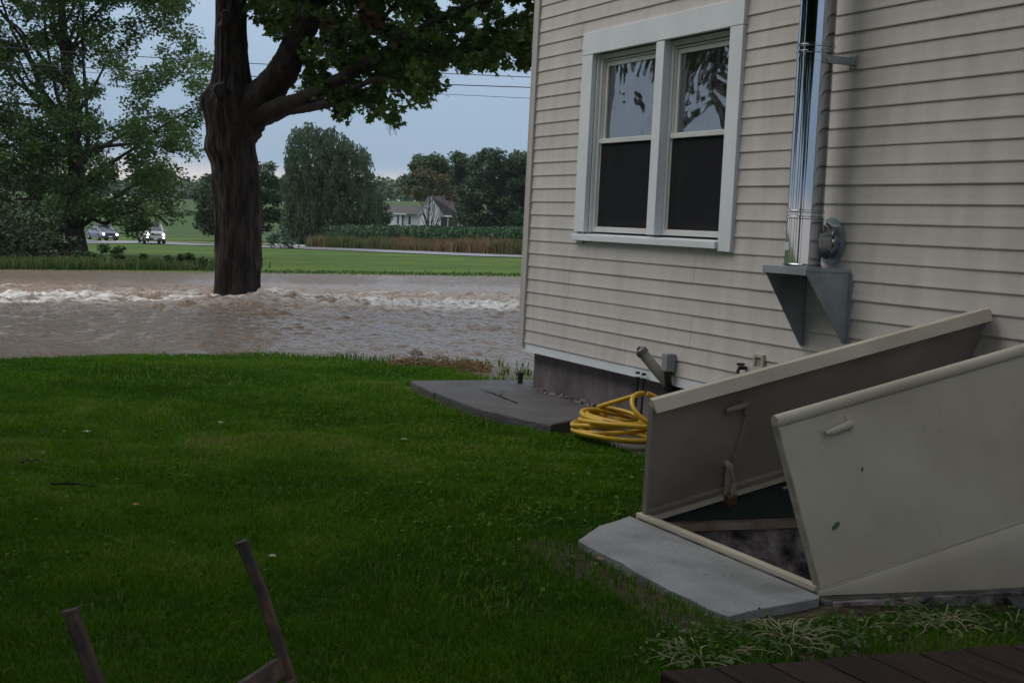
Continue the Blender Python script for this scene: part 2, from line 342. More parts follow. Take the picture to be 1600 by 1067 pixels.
# ------------------------------------------------------------------ house
m_siding = material('beige_siding', (.475, .43, .40), .45, (.555, .51, .475), scale=1.3, stretch=(5, 1, 1.3), bump=.06, bscale=30, rand=.03, spec=.35)
m_trim = material('white_trim', (.64, .67, .70), .4, (.70, .73, .76), scale=3, spec=.4)
m_sash = material('window_frame_white', (.60, .60, .585), .4, (.54, .54, .52), scale=6)
m_found = material('old_foundation_concrete', (.085, .07, .072), .9, (.20, .165, .16), scale=3.4, stretch=(1, 1, .6), bump=.6, bscale=22)
m_dark = material('dark_interior', (.03, .03, .032), .9)
m_roof = material('brown_shingle', (.06, .05, .05), .9, (.09, .08, .08), scale=20)
m_soffit = material('porch_soffit', (.30, .28, .26), .7)
def glass_material(name, ior, dust):
    m = bpy.data.materials.new(name); m.use_nodes = True; n = m.node_tree.nodes; l = m.node_tree.links
    g = n.new('ShaderNodeBsdfGlossy'); g.inputs['Roughness'].default_value = .035; g.inputs['Color'].default_value = (.95, .97, 1, 1)
    tr = n.new('ShaderNodeBsdfTransparent'); tr.inputs['Color'].default_value = (.75, .78, .78, 1)
    fr = n.new('ShaderNodeFresnel'); fr.inputs['IOR'].default_value = ior
    tc = n.new('ShaderNodeTexCoord'); t = n.new('ShaderNodeTexNoise'); t.inputs['Scale'].default_value = 2.2; t.inputs['Detail'].default_value = 2; t.inputs['Distortion'].default_value = 1.2; l.new(tc.outputs['Object'], t.inputs[0])
    b = n.new('ShaderNodeBump'); b.inputs['Strength'].default_value = .5; b.inputs['Distance'].default_value = .03; l.new(t.outputs[0], b.inputs['Height']); l.new(b.outputs[0], g.inputs['Normal'])
    mx = n.new('ShaderNodeMixShader'); l.new(fr.outputs[0], mx.inputs[0]); l.new(tr.outputs[0], mx.inputs[1]); l.new(g.outputs[0], mx.inputs[2])
    df = n.new('ShaderNodeBsdfDiffuse'); df.inputs[0].default_value = (.35, .36, .37, 1); m2 = n.new('ShaderNodeMixShader'); t4 = n.new('ShaderNodeTexNoise'); t4.inputs['Scale'].default_value = 26; t4.inputs['Detail'].default_value = 6; l.new(tc.outputs['Object'], t4.inputs[0])
    mr = n.new('ShaderNodeMapRange'); mr.inputs[1].default_value = .45; mr.inputs[2].default_value = .75; mr.inputs[3].default_value = dust * .3; mr.inputs[4].default_value = dust * 2; l.new(t4.outputs[0], mr.inputs[0])
    l.new(mr.outputs[0], m2.inputs[0]); l.new(mx.outputs[0], m2.inputs[1]); l.new(df.outputs[0], m2.inputs[2])
    l.new(m2.outputs[0], n['Material Output'].inputs[0]); return m
m_glass = glass_material('window_glass', 3.2, .12); m_glass2 = glass_material('lower_window_glass', 1.5, .03)
m_screen = material('insect_screen', (.028, .028, .030), .6, (.036, .036, .038), scale=40)

CZ, ZB = .103, 1.594 - 12 * .103      # course height, lowest butt
UE = 11.36; U0 = -2.5
WU0, WU1, WZ0, WZ1 = 8.285, 10.235, 1.25, 2.573   # window opening
house = hthing('house', 'beige vinyl-sided farmhouse with a white paired window and grey foundation', 'house')
b = MB()
b.box((U0, -.3, -.5), (4.62, -.09, ZB - .06)); b.box((6.05, -.3, -.5), (UE - .06, -.09, ZB - .06)); b.box((UE - .26, -7, -.5), (UE - .06, -.3, ZB - .06)); b.box((4.62, -.3, .45), (6.05, -.09, ZB - .06)) if ZB - .06 > .45 else None
b.build('foundation', m_found, house)
b = MB()
TOP = 5.5
b.box((U0, -.2, ZB - .065), (UE - .02, -.003, WZ0 - .02)); b.box((U0, -.2, WZ1 + .02), (UE - .02, -.003, TOP)); b.box((U0, -.2, WZ0 - .02), (WU0 - .01, -.003, WZ1 + .02)); b.box((WU1 + .01, -.2, WZ0 - .02), (UE - .02, -.003, WZ1 + .02))
b.box((UE - .22, -7, ZB - .065), (UE - .03, -.2, TOP))
b.build('wall', m_siding, house)
b = MB(); b.box((U0, -.0029, ZB - .068), (UE - .055, .008, ZB)); b.build('starter_strip', m_trim, house, label='white strip along the bottom of the siding')
b = MB(); b.box((UE - .075, .0, ZB - .03), (UE, .03, TOP)); b.box((UE, -.08, ZB - .03), (UE + .026, .03, TOP)); b.build('corner_post', material('corner_vinyl', (.43, .395, .37), .45), house, bevel=.004)
def board(u0, u1, k, off=0.0):
    z = ZB + k * CZ; h = CZ + .003
    wv = .0015 * math.sin(k * 1.7)
    prof = [(-.002, 0), (.0125 + off, -.001), (.014 + off, .004), (.011 + off, .03), (.006 + off, h), (-.002, h)]
    q = MB(); n = len(prof)
    v = [(u0, a, z + c) for a, c in prof] + [(u1, a, z + c) for a, c in prof]
    q.add(v, [tuple(range(n))[::-1][::-1], tuple(range(n, 2 * n))[::-1]] + [(i, n + i, n + (i + 1) % n, (i + 1) % n) for i in range(n)])
    q.build('siding_board', m_siding, house)
seams = {}
for k in range(int((TOP - ZB) / CZ)):
    z0, z1 = ZB + k * CZ, ZB + (k + 1) * CZ
    pair = k // 2
    random.seed(100 + pair)
    cuts = sorted(c for c in [5.98 + random.choice([0, .0, -1.4, 1.9]), 2.2 + random.random(), 9.5 + random.choice([0, 1.0, -.9])])
    pieces = []; p = U0
    for c in cuts + [UE - .06]: pieces.append((p, c)); p = c
    for i, (p, c) in enumerate(pieces):
        off = .0016 * (i % 2)
        if z1 > WZ0 - .03 and z0 < WZ1 + .03:
            for s0, s1 in ((p, min(c, WU0 - .05)), (max(p, WU1 + .05), c)):
                if s1 - s0 > .03: board(s0, s1, k, off)
        else: board(p, c + .012, k, off)
random.seed(9)
b = MB(); e = .45
b.extr([(U0 - e, .55, TOP - .05), (U0 - e, -3.5, 8.0), (U0 - e, -7.6, TOP - .05), (U0 - e, -7.6, TOP + .1), (U0 - e, -3.5, 8.18), (U0 - e, .55, TOP + .1)], (UE - U0 + 2 * e, 0, 0))
b.build('roof', m_roof, house)
# window casing: flat boards 35 mm proud
def part_box(name, a, c, mat, parent, bevel=.003, **kw): q = MB(); q.box(a, c); return q.build(name, mat, parent, bevel=bevel, **kw)
part_box('window_header', (8.125, 0, 2.573), (10.41, .038, 2.735), m_trim, house)
part_box('window_casing', (10.237, 0, 1.272), (10.41, .036, 2.571), m_trim, house)
part_box('window_casing', (8.13, 0, 1.19), (8.283, .036, 2.571), m_trim, house)
part_box('window_mullion', (9.135, -.07, 1.272), (9.25, .034, 2.571), m_trim, house)
q = MB(); q.extr([(8.286, -.1, 1.268), (8.286, .055, 1.25), (8.286, .055, 1.205), (8.286, -.002, 1.205), (8.286, -.1, 1.205)], (10.40 - 8.286, 0, 0)); q.build('window_sill', m_trim, house, bevel=.003)
part_box('window_jamb', (10.215, -.1, 1.272), (10.234, -.001, 2.571), m_trim, house)
part_box('window_jamb', (8.286, -.1, 1.272), (8.301, -.001, 2.571), m_trim, house)
def ring(q, u0, u1, z0, z1, v0, v1, w):
    q.box((u0, v0, z0), (u1, v1, z0 + w)); q.box((u0, v0, z1 - w), (u1, v1, z1)); q.box((u0, v0, z0 + w), (u0 + w, v1, z1 - w)); q.box((u1 - w, v0, z0 + w), (u1, v1, z1 - w))
for (u0, u1) in ((9.252, 10.213), (8.303, 9.133)):
    w = empty('window', (0, .038, 0), 0, parent=house)
    q = MB(); ring(q, u0, u1, 1.275, 2.57, -.12, -.06, .035); ring(q, u0 + .035, u1 - .035, 1.30, 2.53, -.12, -.075, .014); q.build('frame', m_sash, w, bevel=.002)
    q = MB(); ring(q, u0 + .051, u1 - .051, 1.925, 2.514, -.115, -.085, .032); q.build('upper_sash', m_sash, w, bevel=.002)
    q = MB(); ring(q, u0 + .051, u1 - .051, 1.318, 1.965, -.165, -.135, .045); q.build('lower_sash', m_sash, w, bevel=.002)
    part_box('meeting_rail', (u0 + .04, -.084, 1.92), (u1 - .04, -.062, 1.955), m_sash, w)
    part_box('pane', (u0 + .08, -.102, 1.955), (u1 - .08, -.098, 2.485), m_glass, w, bevel=0, label='upper pane mirroring trees and sky')
    part_box('pane', (u0 + .09, -.152, 1.36), (u1 - .09, -.148, 1.922), m_glass2, w, bevel=0)
    # screen: fine mesh seen as a dark semi-transparent sheet
    q = MB(); q.box((u0 + .052, -.080, 1.316), (u1 - .052, -.0785, 1.919))
    ms = MATS.get('screen_cloth')
    if not ms:
        ms = bpy.data.materials.new('screen_cloth'); MATS['screen_cloth'] = ms; ms.use_nodes = True; n = ms.node_tree.nodes; l = ms.node_tree.links
        t = n.new('ShaderNodeBsdfTransparent'); mx = n.new('ShaderNodeMixShader'); mx.inputs[0].default_value = .72
        n['Principled BSDF'].inputs['Specular IOR Level'].default_value = 0; n['Principled BSDF'].inputs['Base Color'].default_value = (.030, .031, .034, 1); n['Principled BSDF'].inputs['Roughness'].default_value = .8
        l.new(t.outputs[0], mx.inputs[1]); l.new(n['Principled BSDF'].outputs[0], mx.inputs[2]); l.new(mx.outputs[0], n['Material Output'].inputs[0])
    q.build('screen', ms, w)
q = MB(); q.box((7.6, -3.2, .6), (11.0, -3.1, 3.0)); q.box((7.6, -3.1, .6), (11.0, -.25, .7)); q.box((7.6, -3.1, 2.9), (11.0, -.25, 3.0)); q.box((7.6, -3.1, .7), (7.7, -.25, 2.9)); q.box((10.9, -3.1, .7), (11, -.25, 2.9))
q.build('room', m_dark, house)

# concrete walk
m_walk = material('walk_concrete', (.042, .039, .038), .6, (.095, .088, .085), scale=2.4, bump=.5, bscale=45, contrast=(.3, .7), specks=(30, .70, (.03, .027, .022)))
m_slab = material('painted_slab', (.25, .26, .262), .6, (.13, .13, .128), scale=3.5, bump=.4, bscale=35, contrast=(.42, .78), specks=(38, .70, (.09, .085, .07)))
walk = hthing('concrete_walk', 'weathered grey concrete walk along the house foundation', 'walk'); walk['kind'] = 'structure'
def slab_poly(name, poly, z0, z1, mat, parent, bevel=.012, **kw): q = MB(); q.prism(poly, z0, z1); return q.build(name, mat, parent, bevel=bevel, **kw)
slab_poly('walk_slab', [(10.875, -.09), (10.855, .93), (11.66, .84), (11.85, -.4), (11.37, -.4), (11.3, -.09)], -.25, .0, m_walk, walk)
slab_poly('walk_slab', [(10.86, -.09), (10.84, .925), (9.85, .96), (9.0, .78), (9.28, .46), (9.28, -.09)], -.25, .008, m_walk, walk)
slab_poly('walk_slab', [(9.27, -.09), (9.27, .46), (8.95, .60), (7.2, .56), (7.2, -.09)], -.3, -.055, m_walk, walk)

# ------------------------------------------------------------------ cellar bulkhead
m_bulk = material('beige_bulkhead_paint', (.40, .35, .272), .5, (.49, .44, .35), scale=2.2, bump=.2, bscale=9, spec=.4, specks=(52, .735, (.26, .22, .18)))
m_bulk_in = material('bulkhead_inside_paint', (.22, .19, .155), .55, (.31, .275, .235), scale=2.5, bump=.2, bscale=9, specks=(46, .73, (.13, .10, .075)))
m_rust = material('rusty_steel', (.16, .06, .03), .8, (.24, .18, .13), scale=12, bump=.4)
m_pit = material('stained_pit_concrete', (.05, .04, .036), .9, (.46, .40, .39), scale=7, stretch=(1.6, 1, 1), bump=1.0, bscale=14, contrast=(.36, .68), bdist=.05)
UL, UR, VF, SL = 6.04, 4.62, 1.68, math.radians(14)
TS = math.tan(SL); HT = VF * TS
slabo = hthing('bulkhead_sill_slab', 'painted pale grey concrete sill slab in front of the open cellar doors', 'slab'); slabo['kind'] = 'structure'
slab_poly('slab', [(5.63, 2.17), (5.76, 2.06), (5.9, 1.94), (6.0, 1.80), (6.06, 1.73), (6.09, 1.694), (4.58, 1.694), (4.545, 1.72), (4.49, 1.9), (4.45, 2.04), (4.385, 2.19), (4.5, 2.207), (4.62, 2.20), (4.77, 2.208), (4.93, 2.20), (5.05, 2.20), (5.2, 2.178), (5.36, 2.182), (5.5, 2.178)], -.30, -.004, m_slab, slabo, bevel=.004)
bulk = hthing('cellar_bulkhead', 'sloped beige steel cellar bulkhead with both doors standing open', 'bulkhead')
q = MB(); q.box((6.0, 0.0, -1.6), (6.14, 1.66, -.065)); q.build('pit_wall', m_pit, bulk)
q = MB(); q.box((4.52, 0.0, -1.6), (4.66, 1.66, -.02)); q.build('pit_wall', m_pit, bulk)
q = MB(); q.box((4.66, 1.56, -1.6), (6.0, 1.66, -.02)); q.build('pit_wall', m_pit, bulk)
q = MB(); q.box((4.66, -.0, -1.65), (6.0, 1.56, -1.6)); q.build('pit_floor', m_pit, bulk)
for i in range(4): part_box('step', (4.665, .15 + .33 * i, -1.5 + .0 * i), (5.995, .50 + .33 * i, -1.38 + .26 * i), material('step_wood', (.07, .055, .04), .9, (.11, .09, .07), scale=9), bulk, bevel=.005)
# side panels
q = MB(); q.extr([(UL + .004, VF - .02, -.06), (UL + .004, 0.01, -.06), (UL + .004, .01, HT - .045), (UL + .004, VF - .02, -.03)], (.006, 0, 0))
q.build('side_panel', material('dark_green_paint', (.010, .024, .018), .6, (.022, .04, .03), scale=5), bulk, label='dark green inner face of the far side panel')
q = MB(); prof = [(0, -.002), (.010, -.012), (.022, -.05), (.032, -.10), (.038, -.16)]
nv = 14; vs = []; fs = []
for i in range(nv + 1):
    t = i / nv; v = VF * (1 - t) + .0; h = HT * t
    for j, (du, dz) in enumerate(prof): f_ = min(1, max(.02, h / .16)); vs.append((UR - .012 - du * f_, v, max(h + dz * f_, -.004)))
    vs.append((UR - .012 - .040 * f_, v, -.012))
np_ = len(prof) + 1
for i in range(nv):
    for j in range(np_ - 1): a = i * np_ + j; fs.append((a, a + np_, a + np_ + 1, a + 1))
q.add(vs, fs); q.build('side_panel', m_bulk, bulk, smooth=True)
q = MB(); q.box((UR - .075, 0.0, -.4), (UR + .0, 1.7, -.016)); q.build('curb', material('mossy_curb', (.035, .038, .03), .95, (.10, .10, .085), scale=9, bump=.6, bscale=25), bulk, bevel=.01)
# sloped rails and front bar
def srail(u0, u1, name, zoff0, zoff1, mat):
    q = MB(); q.extr([(u0, VF, zoff0), (u0, 0.02, HT + zoff0), (u0, .02, HT + zoff1), (u0, VF, zoff1)], (u1 - u0, 0, 0)); q.build(name, mat, bulk, bevel=.003)
srail(UL - .035, UL + .02, 'hinge_rail', -.035, .012, m_bulk); srail(UR - .01, UR + .03, 'hinge_rail', -.03, .008, m_bulk)
q = MB(); q.box((UR, VF - .03, -.002), (UL, VF + .010, .021)); q.build('front_bar', m_bulk, bulk, bevel=.004)
q = MB(); q.box((UL - .06, .02, -.062), (UL - .0, VF - .03, -.028)); q.build('inner_ledge', material('rusty_cream_ledge', (.20, .10, .055), .8, (.33, .29, .24), scale=7, bump=.3), bulk)
q = MB(); q.tube([(UL - .05, .1, HT - .10), (UL - .05, .95, .5 * HT - .085)], .006, 6); q.build('torsion_rod', m_bulk, bulk)
# leaves: local axes along the slope (e), in the leaf (t), thickness (n)
def leaf_axes(uh, sgn, phi):
    e = Vector((0, -math.cos(SL), math.sin(SL))); nm = Vector((0, math.sin(SL), math.cos(SL))); p = math.radians(phi)
    t = nm * math.cos(p) + Vector((sgn, 0, 0)) * math.sin(p); nn = e.cross(t) * (1 if sgn > 0 else -1)
    return Matrix((( e.x, t.x, nn.x, uh), (e.y, t.y, nn.y, VF - .01), (e.z, t.z, nn.z, .01), (0, 0, 0, 1)))
def leaf_empty(uh, sgn, phi):
    o = empty('door_leaf', (0, 0, 0), 0, parent=bulk); o.matrix_local = leaf_axes(uh, sgn, phi); return o
LW, LL = .615, 1.87
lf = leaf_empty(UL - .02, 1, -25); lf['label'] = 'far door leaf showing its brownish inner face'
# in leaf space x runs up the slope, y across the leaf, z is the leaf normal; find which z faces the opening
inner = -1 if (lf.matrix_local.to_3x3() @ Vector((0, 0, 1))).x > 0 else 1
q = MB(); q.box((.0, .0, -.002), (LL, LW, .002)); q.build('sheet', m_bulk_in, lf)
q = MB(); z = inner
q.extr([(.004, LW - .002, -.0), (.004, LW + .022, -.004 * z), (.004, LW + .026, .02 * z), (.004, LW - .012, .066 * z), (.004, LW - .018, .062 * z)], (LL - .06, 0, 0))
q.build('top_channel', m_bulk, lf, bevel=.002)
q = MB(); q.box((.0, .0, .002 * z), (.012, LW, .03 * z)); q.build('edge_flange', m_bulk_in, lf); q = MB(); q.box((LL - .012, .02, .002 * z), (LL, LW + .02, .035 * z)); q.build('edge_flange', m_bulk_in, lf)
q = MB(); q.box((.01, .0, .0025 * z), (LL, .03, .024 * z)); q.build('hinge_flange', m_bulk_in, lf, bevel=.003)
q = MB(); hx, hy = .47, .44
q.tube([(hx - .09, hy + .045, .03 * z), (hx - .03, hy + .05, .034 * z), (hx + .02, hy + .05, .034 * z)], [.012, .017, .013], 10); q.tube([(hx + .01, hy + .05, .002 * z), (hx + .01, hy + .05, .04 * z)], .012, 10)
q.tube([(hx + .03, hy + .0, .0 * z), (hx + .03, hy, .03 * z)], .018, 12); q.build('handle', m_bulk_in, lf, smooth=True)
q = MB(); q.tube([(hx + .03, hy - .01, .025 * z), (hx - .01, .2, .02 * z), (hx - .02, .13, .03 * z)], .005, 6); q.build('latch_rod', m_bulk_in, lf, smooth=True)
q = MB(); q.box((hx - .055, -.02, .02 * z), (hx - .02, .16, .03 * z)); q.box((hx - .035, -.05, .045 * z), (hx - .005, .07, .052 * z)); q.tube([(hx - .04, .16, .0), (hx - .04, .16, .04 * z)], .017, 10); q.tube([(hx - .02, .08, .05 * z), (hx - .035, .15, .035 * z)], .006, 6)
q.build('support_arm', m_bulk, lf, bevel=.003)
q = MB(); q.box((hx - .05, -.05, .012 * z), (hx + .0, .005, .06 * z)); q.build('hinge', m_rust, lf, bevel=.004)
RW = .618
rf = leaf_empty(UR + .005, -1, -11.5); rf['label'] = 'near door leaf showing its beige outer face'
outer = 1 if (rf.matrix_local.to_3x3() @ Vector((0, 0, 1))).x < 0 else -1
q = MB(); q.box((.0, .0, -.012), (LL, RW, .012)); q.build('sheet', m_bulk, rf, bevel=.002)
q = MB(); z = outer
q.tube([(-.004, RW + .012, .006 * z), (LL, RW + .012, .006 * z)], .0245, 16); q.build('rolled_edge', m_bulk, rf, smooth=True)
q = MB(); q.box((-.006, .0, -.02), (0.0, RW, .02)); q.build('edge_flange', material('leaf_edge_paint', (.22, .19, .13), .7, (.34, .32, .27), scale=14), rf)
q = MB(); q.tube([(.17, RW - .078, .04 * z), (.20, RW - .078, .042 * z), (.29, RW - .072, .03 * z)], [.009, .013, .017], 12); q.tube([(.29, RW - .072, .012 * z), (.29, RW - .072, .034 * z)], .02, 12); q.box((.285, RW - .10, .011 * z), (.325, RW - .035, .016 * z)); q.build('handle', m_bulk, rf, smooth=True)
# small things stuck to the leaf
def flat_poly(name, pts, mat, parent=None, th=.0015, **kw):
    q = MB(); q.extr([Vector(p) for p in pts], (0, 0, th)); return q.build(name, mat, parent, **kw)
def world_of(o, p): return (o.parent.matrix_basis @ o.matrix_basis) @ Vector(p)
def sticker(name, x, y, s, mat, label, cat, ang, out):
    pts = [(math.cos(a) * r, math.sin(a) * r * .62) for a, r in zip(np.linspace(0, 2 * math.pi, 9)[:-1], [1, .8, .55, .8, 1.0, .75, .6, .85])]
    q = MB(); n = len(pts); vs = [tuple(world_of(rf, (x + s * (c * math.cos(ang) - d * math.sin(ang)), y + s * (c * math.sin(ang) + d * math.cos(ang)), zz * out))) for zz in (.0135, .0155) for c, d in pts]
    q.add(vs, [tuple(range(n)), tuple(range(n, 2 * n))[::-1]] + [(i, (i + 1) % n, n + (i + 1) % n, n + i) for i in range(n)])
    return q.build(name, mat, None, label=label, cat=cat)
m_gleaf = material('fallen_leaf_green', (.05, .11, .035), .5)
sticker('fallen_leaf', .13, .20, .022, m_gleaf, 'green leaf stuck to the near cellar door', 'leaf', .5, outer)
sticker('dead_leaf', .30, .37, .009, m_dark, 'dark shrivelled leaf fragment on the near cellar door', 'leaf', .9, outer)

# ------------------------------------------------------------------ stove pipe on its bracket
m_steel = material('polished_steel', (.44, .46, .49), .05, metal=1, bump=.03, bscale=2, stretch=(1, 1, .2))
m_galv = material('galvanized_sheet', (.22, .25, .27), .4, (.34, .38, .40), scale=5, metal=.4)
PU, PV, PR = 7.09, .195, .099
pipe = hthing('stove_pipe', 'polished stainless stove pipe running up the siding right of the window', 'chimney pipe')
def cyl(name, z0, z1, r, mat, parent=pipe, n=48): q = MB(); q.tube([(PU, PV, z0), (PU, PV, z1)], r, n); return q.build(name, mat, parent, smooth=True)
cyl('pipe_section', 1.142, 1.42, PR, m_steel); cyl('pipe_section', 1.421, 2.31, PR - .001, m_steel); cyl('pipe_section', 2.311, 6.2, PR, m_steel)
for z in (1.405, 1.44, 2.295, 2.33): 
    q = MB(); q.tube([(PU, PV, z - .008), (PU, PV, z - .004), (PU, PV, z + .004), (PU, PV, z + .008)], [PR, PR + .006, PR + .006, PR], 48); q.build('locking_band', m_steel, pipe, smooth=True)
q = MB(); q.tube([(PU, PV, 1.143), (PU, PV, 1.15), (PU, PV, 1.156)], [PR + .007, PR + .008, PR + .001], 48); q.build('base_ring', m_steel, pipe, smooth=True)
q = MB(); q.tube([(PU, PV - .05, 1.285), (PU, .075, 1.285), (PU, .07, 1.285), (PU, .055, 1.285), (PU, .05, 1.285), (PU, .03, 1.285), (PU, .018, 1.285)], [PR - .003, PR - .003, PR + .006, PR + .006, PR - .003, PR - .003, PR - .003], 40); q.build('tee_stub', m_steel, pipe, smooth=True)
q = MB(); q.tube([(PU, .017, 1.285), (PU, .022, 1.285)], PR + .03, 40); q.build('wall_collar', m_galv, pipe, smooth=True)
q = MB()
a0 = math.atan2(.96, .28)
vs = []; nseg = 10
for zz in (1.225, 1.27):
    for i in range(nseg + 1): t = math.radians(58 + 40 * i / nseg); vs.append((PU + (PR + .0012) * math.cos(t), PV + (PR + .0012) * math.sin(t), zz))
q.add(vs, [(i, i + 1, nseg + 2 + i, nseg + 1 + i) for i in range(nseg)]); q.build('paper_label', material('paper_label', (.55, .58, .62), .7), pipe)
q = MB(); q.box((PU - .12, .015, 2.235), (PU - .085, PV + .02, 2.275)); q.box((PU - .13, .012, 2.22), (PU - .06, .018, 2.29)); q.build('wall_strut', m_galv, pipe, bevel=.002)
q = MB(); q.tube([(PU, PV, 2.245), (PU, PV, 2.265)], PR + .003, 48); q.tube([(PU - PR, PV, 2.255), (PU - PR - .03, PV, 2.255)], .012, 8); q.build('strut_band', m_steel, pipe, smooth=True)
br = hthing('wall_bracket', 'galvanized triangular wall bracket carrying the stove pipe', 'bracket')
q = MB(); q.box((6.89, .012, 1.118), (7.32, .30, 1.140)); q.box((6.89, .296, 1.095), (7.32, .303, 1.1395)); q.build('top_plate', m_galv, br, bevel=.002)
for uu, zb in ((6.90, .735), (7.305, .69)):
    q = MB(); q.extr([(uu, .014, 1.117), (uu, .29, 1.117), (uu, .285, 1.09), (uu, .035, zb), (uu, .014, zb)], (.004, 0, 0)); q.build('side_plate', m_galv, br)
    q = MB(); q.box((uu - .03 if uu < 7 else uu, .0145, zb), (uu if uu < 7 else uu + .03, .020, 1.115)); q.build('wall_flange', m_galv, br)

# ------------------------------------------------------------------ small fittings on the wall
m_pvc = material('grey_pvc', (.24, .225, .20), .5, (.30, .285, .26), scale=8); m_blackp = material('black_plastic', (.012, .012, .013), .5)
fp = hthing('fill_pipe', 'leaning capped fill pipe sticking out of the house wall', 'pipe')
q = MB(); p0, p1 = Vector((8.85, -.03, .25)), Vector((8.97, .145, .48)); d_ = (p1 - p0).normalized()
q.tube([p0, p1], .034, 16); q.build('pipe', m_pvc, fp, smooth=True)
q = MB(); q.tube([p0 + d_ * .14, p0 + d_ * .30], .036, 16); q.build('collar', m_pvc, fp, smooth=True)
q = MB(); q.tube([p1, p1 + d_ * .03, p1 + d_ * .045], [.042, .042, .03], 12); q.tube([p1 + d_ * .045, p1 + d_ * .06], .016, 8); q.build('cap', material('grey_metal_cap', (.12, .12, .12), .5, metal=.5), fp)
q = MB(); q.tube([p0 - d_ * .03, p0 + d_ * .06], .045, 12); q.build('elbow', m_blackp, fp, smooth=True)
bx = hthing('utility_box', 'small clear-lidded grey utility box with black conduit on the siding', 'utility box')
q = MB(); q.box((8.755, .016, .385), (8.835, .085, .505)); q.build('box', material('grey_box', (.24, .25, .26), .35), bx, bevel=.008)
q = MB(); q.tube([(8.795, .05, .385), (8.795, .05, .35), (8.80, .04, .30), (8.82, .0, .25), (8.83, -.05, .2)], [.03, .026, .024, .024, .024], 12); q.build('conduit', m_blackp, bx, smooth=True)
ol = hthing('outlet_cover', 'beige outlet cover on the siding just above the far cellar door', 'outlet')
q = MB(); ring(q, 7.69, 7.80, .50, .60, .012, .03, .022); q.build('frame', m_bulk, ol, bevel=.002)
q = MB(); q.box((7.712, .012, .522), (7.778, .02, .578)); q.build('cover', m_pvc, ol)
fa = hthing('faucet', 'dark hose faucet beside the outlet cover', 'faucet')
q = MB(); q.tube([(7.90, .0, .50), (7.90, .06, .50), (7.90, .07, .47)], .012, 8); q.build('spout', m_blackp, fa); q = MB(); q.tube([(7.90, .05, .515), (7.90, .05, .53)], [.025, .025], 10); q.build('handle', m_blackp, fa)
st = hthing('valve_stems', 'pair of thin dark valve stems rising by the foundation', 'pipe')
for du in (0, .09):
    q = MB(); q.tube([(9.25 - du, .04, .0), (9.25 - du, .035, .28)], .008, 6); q.tube([(9.25 - du, .035, .28), (9.25 - du, .035, .30)], .02, 8); q.tube([(9.25 - du, .035, .32), (9.25 - du, .035, .335)], .016, 8); q.build('stem', m_blackp, st)
pp = hthing('pipe_stub', 'short black pipe stub on the walk at the house corner', 'pipe')
q = MB(); q.tube([(11.50, -.06, -.02), (11.50, -.06, .08)], .022, 12); q.tube([(11.50, -.06, .07), (11.50, -.06, .095)], .028, 12); q.build('stub', m_blackp, pp)

# yellow hose: overlapping sagging loops
hose = MB(); P = []
hc = Vector((8.60, .50)); turns = 8
for i in range(turns * 40):
    t = i / 40; k = int(t); a = 2 * math.pi * t
    rr = np.interp(t, range(turns + 1), [.30, .33, .26, .34, .29, .36, .27, .22, .25])
    cx = hc.x + .05 * math.sin(k * 2.1) ; cy = hc.y + .04 * math.cos(k * 1.7)
    el = 1.0 + .25 * math.sin(k * 1.3)
    zz = -.03 + .016 * t + .022 * math.sin(a + k * 1.1) + .02
    P.append((cx + rr * el * math.cos(a) * .92, cy + rr * .78 * math.sin(a), max(zz, -.035 if cy + rr * .78 * math.sin(a) < .55 else -.05)))
for i in range(30):
    a = 2 * math.pi * i / 30; P.append((8.40 + .10 * math.cos(a), .38 + .12 * math.sin(a), .19 + .085 * math.sin(a + 1.5)))
hose.tube(P, .0152, 10)
ho = hthing('garden_hose', 'coiled bright yellow hose on the walk beside the far cellar door', 'hose')
hose.build('hose', material('yellow_hose', (.56, .345, .008), .4, (.46, .26, .008), scale=5), ho, smooth=True)
for m_ in [8.3]:
    q = MB(); q.tube([(8.25, .30, .03), (8.16, .27, .03)], .021, 10); q.build('coupling', m_galv, ho)

# ------------------------------------------------------------------ deck, porch roof
m_deck = material('dark_deck_wood', (.022, .0125, .0105), .7, (.038, .023, .019), scale=5, stretch=(.6, 9, 1), bump=.25, bscale=14, rand=.2, spec=.12)
deck = hthing('deck', 'low dark brown wooden deck at the lower right corner', 'deck')
v = 3.25; k = 0
while v > -.0 + .15:
    wdt = .14; q = MB(); q.box((-3, v - wdt + .005, .262), (2.94 + .006 * math.sin(k * 2.3), v, .30)); q.build('deck_board', m_deck, deck, bevel=.006); v -= wdt; k += 1
q = MB(); q.box((-3, .1, .08), (2.90, 3.21, .26)); q.build('deck_frame', m_deck, deck)
for uu in (2.8, 0, -2.8): 
    q = MB(); q.box((uu - .05, 3.1, -.3), (uu + .05, 3.2, .08)); q.build('deck_post', m_deck, deck)

# rusty chair frame in the near left
m_rusty = material('rusty_tube', (.030, .022, .021), .75, (.12, .062, .038), scale=22, bump=.4, contrast=(.4, .75))
ch = empty('chair_frame', (-.43, 2.9, g1(-.43, 2.9)), 0, 'rusty square-tube chair frame leaning at the lower left', 'chair')
def sq_bar(name, p, q_, w=.030, d=.022, parent=ch):
    p, q_ = Vector(p), Vector(q_); ax = (q_ - p).normalized(); sd_ = ax.cross(Vector((.3, -1, .2))).normalized(); up_ = sd_.cross(ax)
    v = []
    for c in (p, q_):
        for a, b_ in ((-1, -1), (1, -1), (1, 1), (-1, 1)): v.append(c + sd_ * a * w / 2 + up_ * b_ * d / 2)
    m_ = MB(); m_.add(v, [(0, 3, 2, 1), (4, 5, 6, 7), (0, 1, 5, 4), (1, 2, 6, 5), (2, 3, 7, 6), (3, 0, 4, 7)]); return m_.build(name, m_rusty, parent, bevel=.003)
o0 = Vector(ch.location)
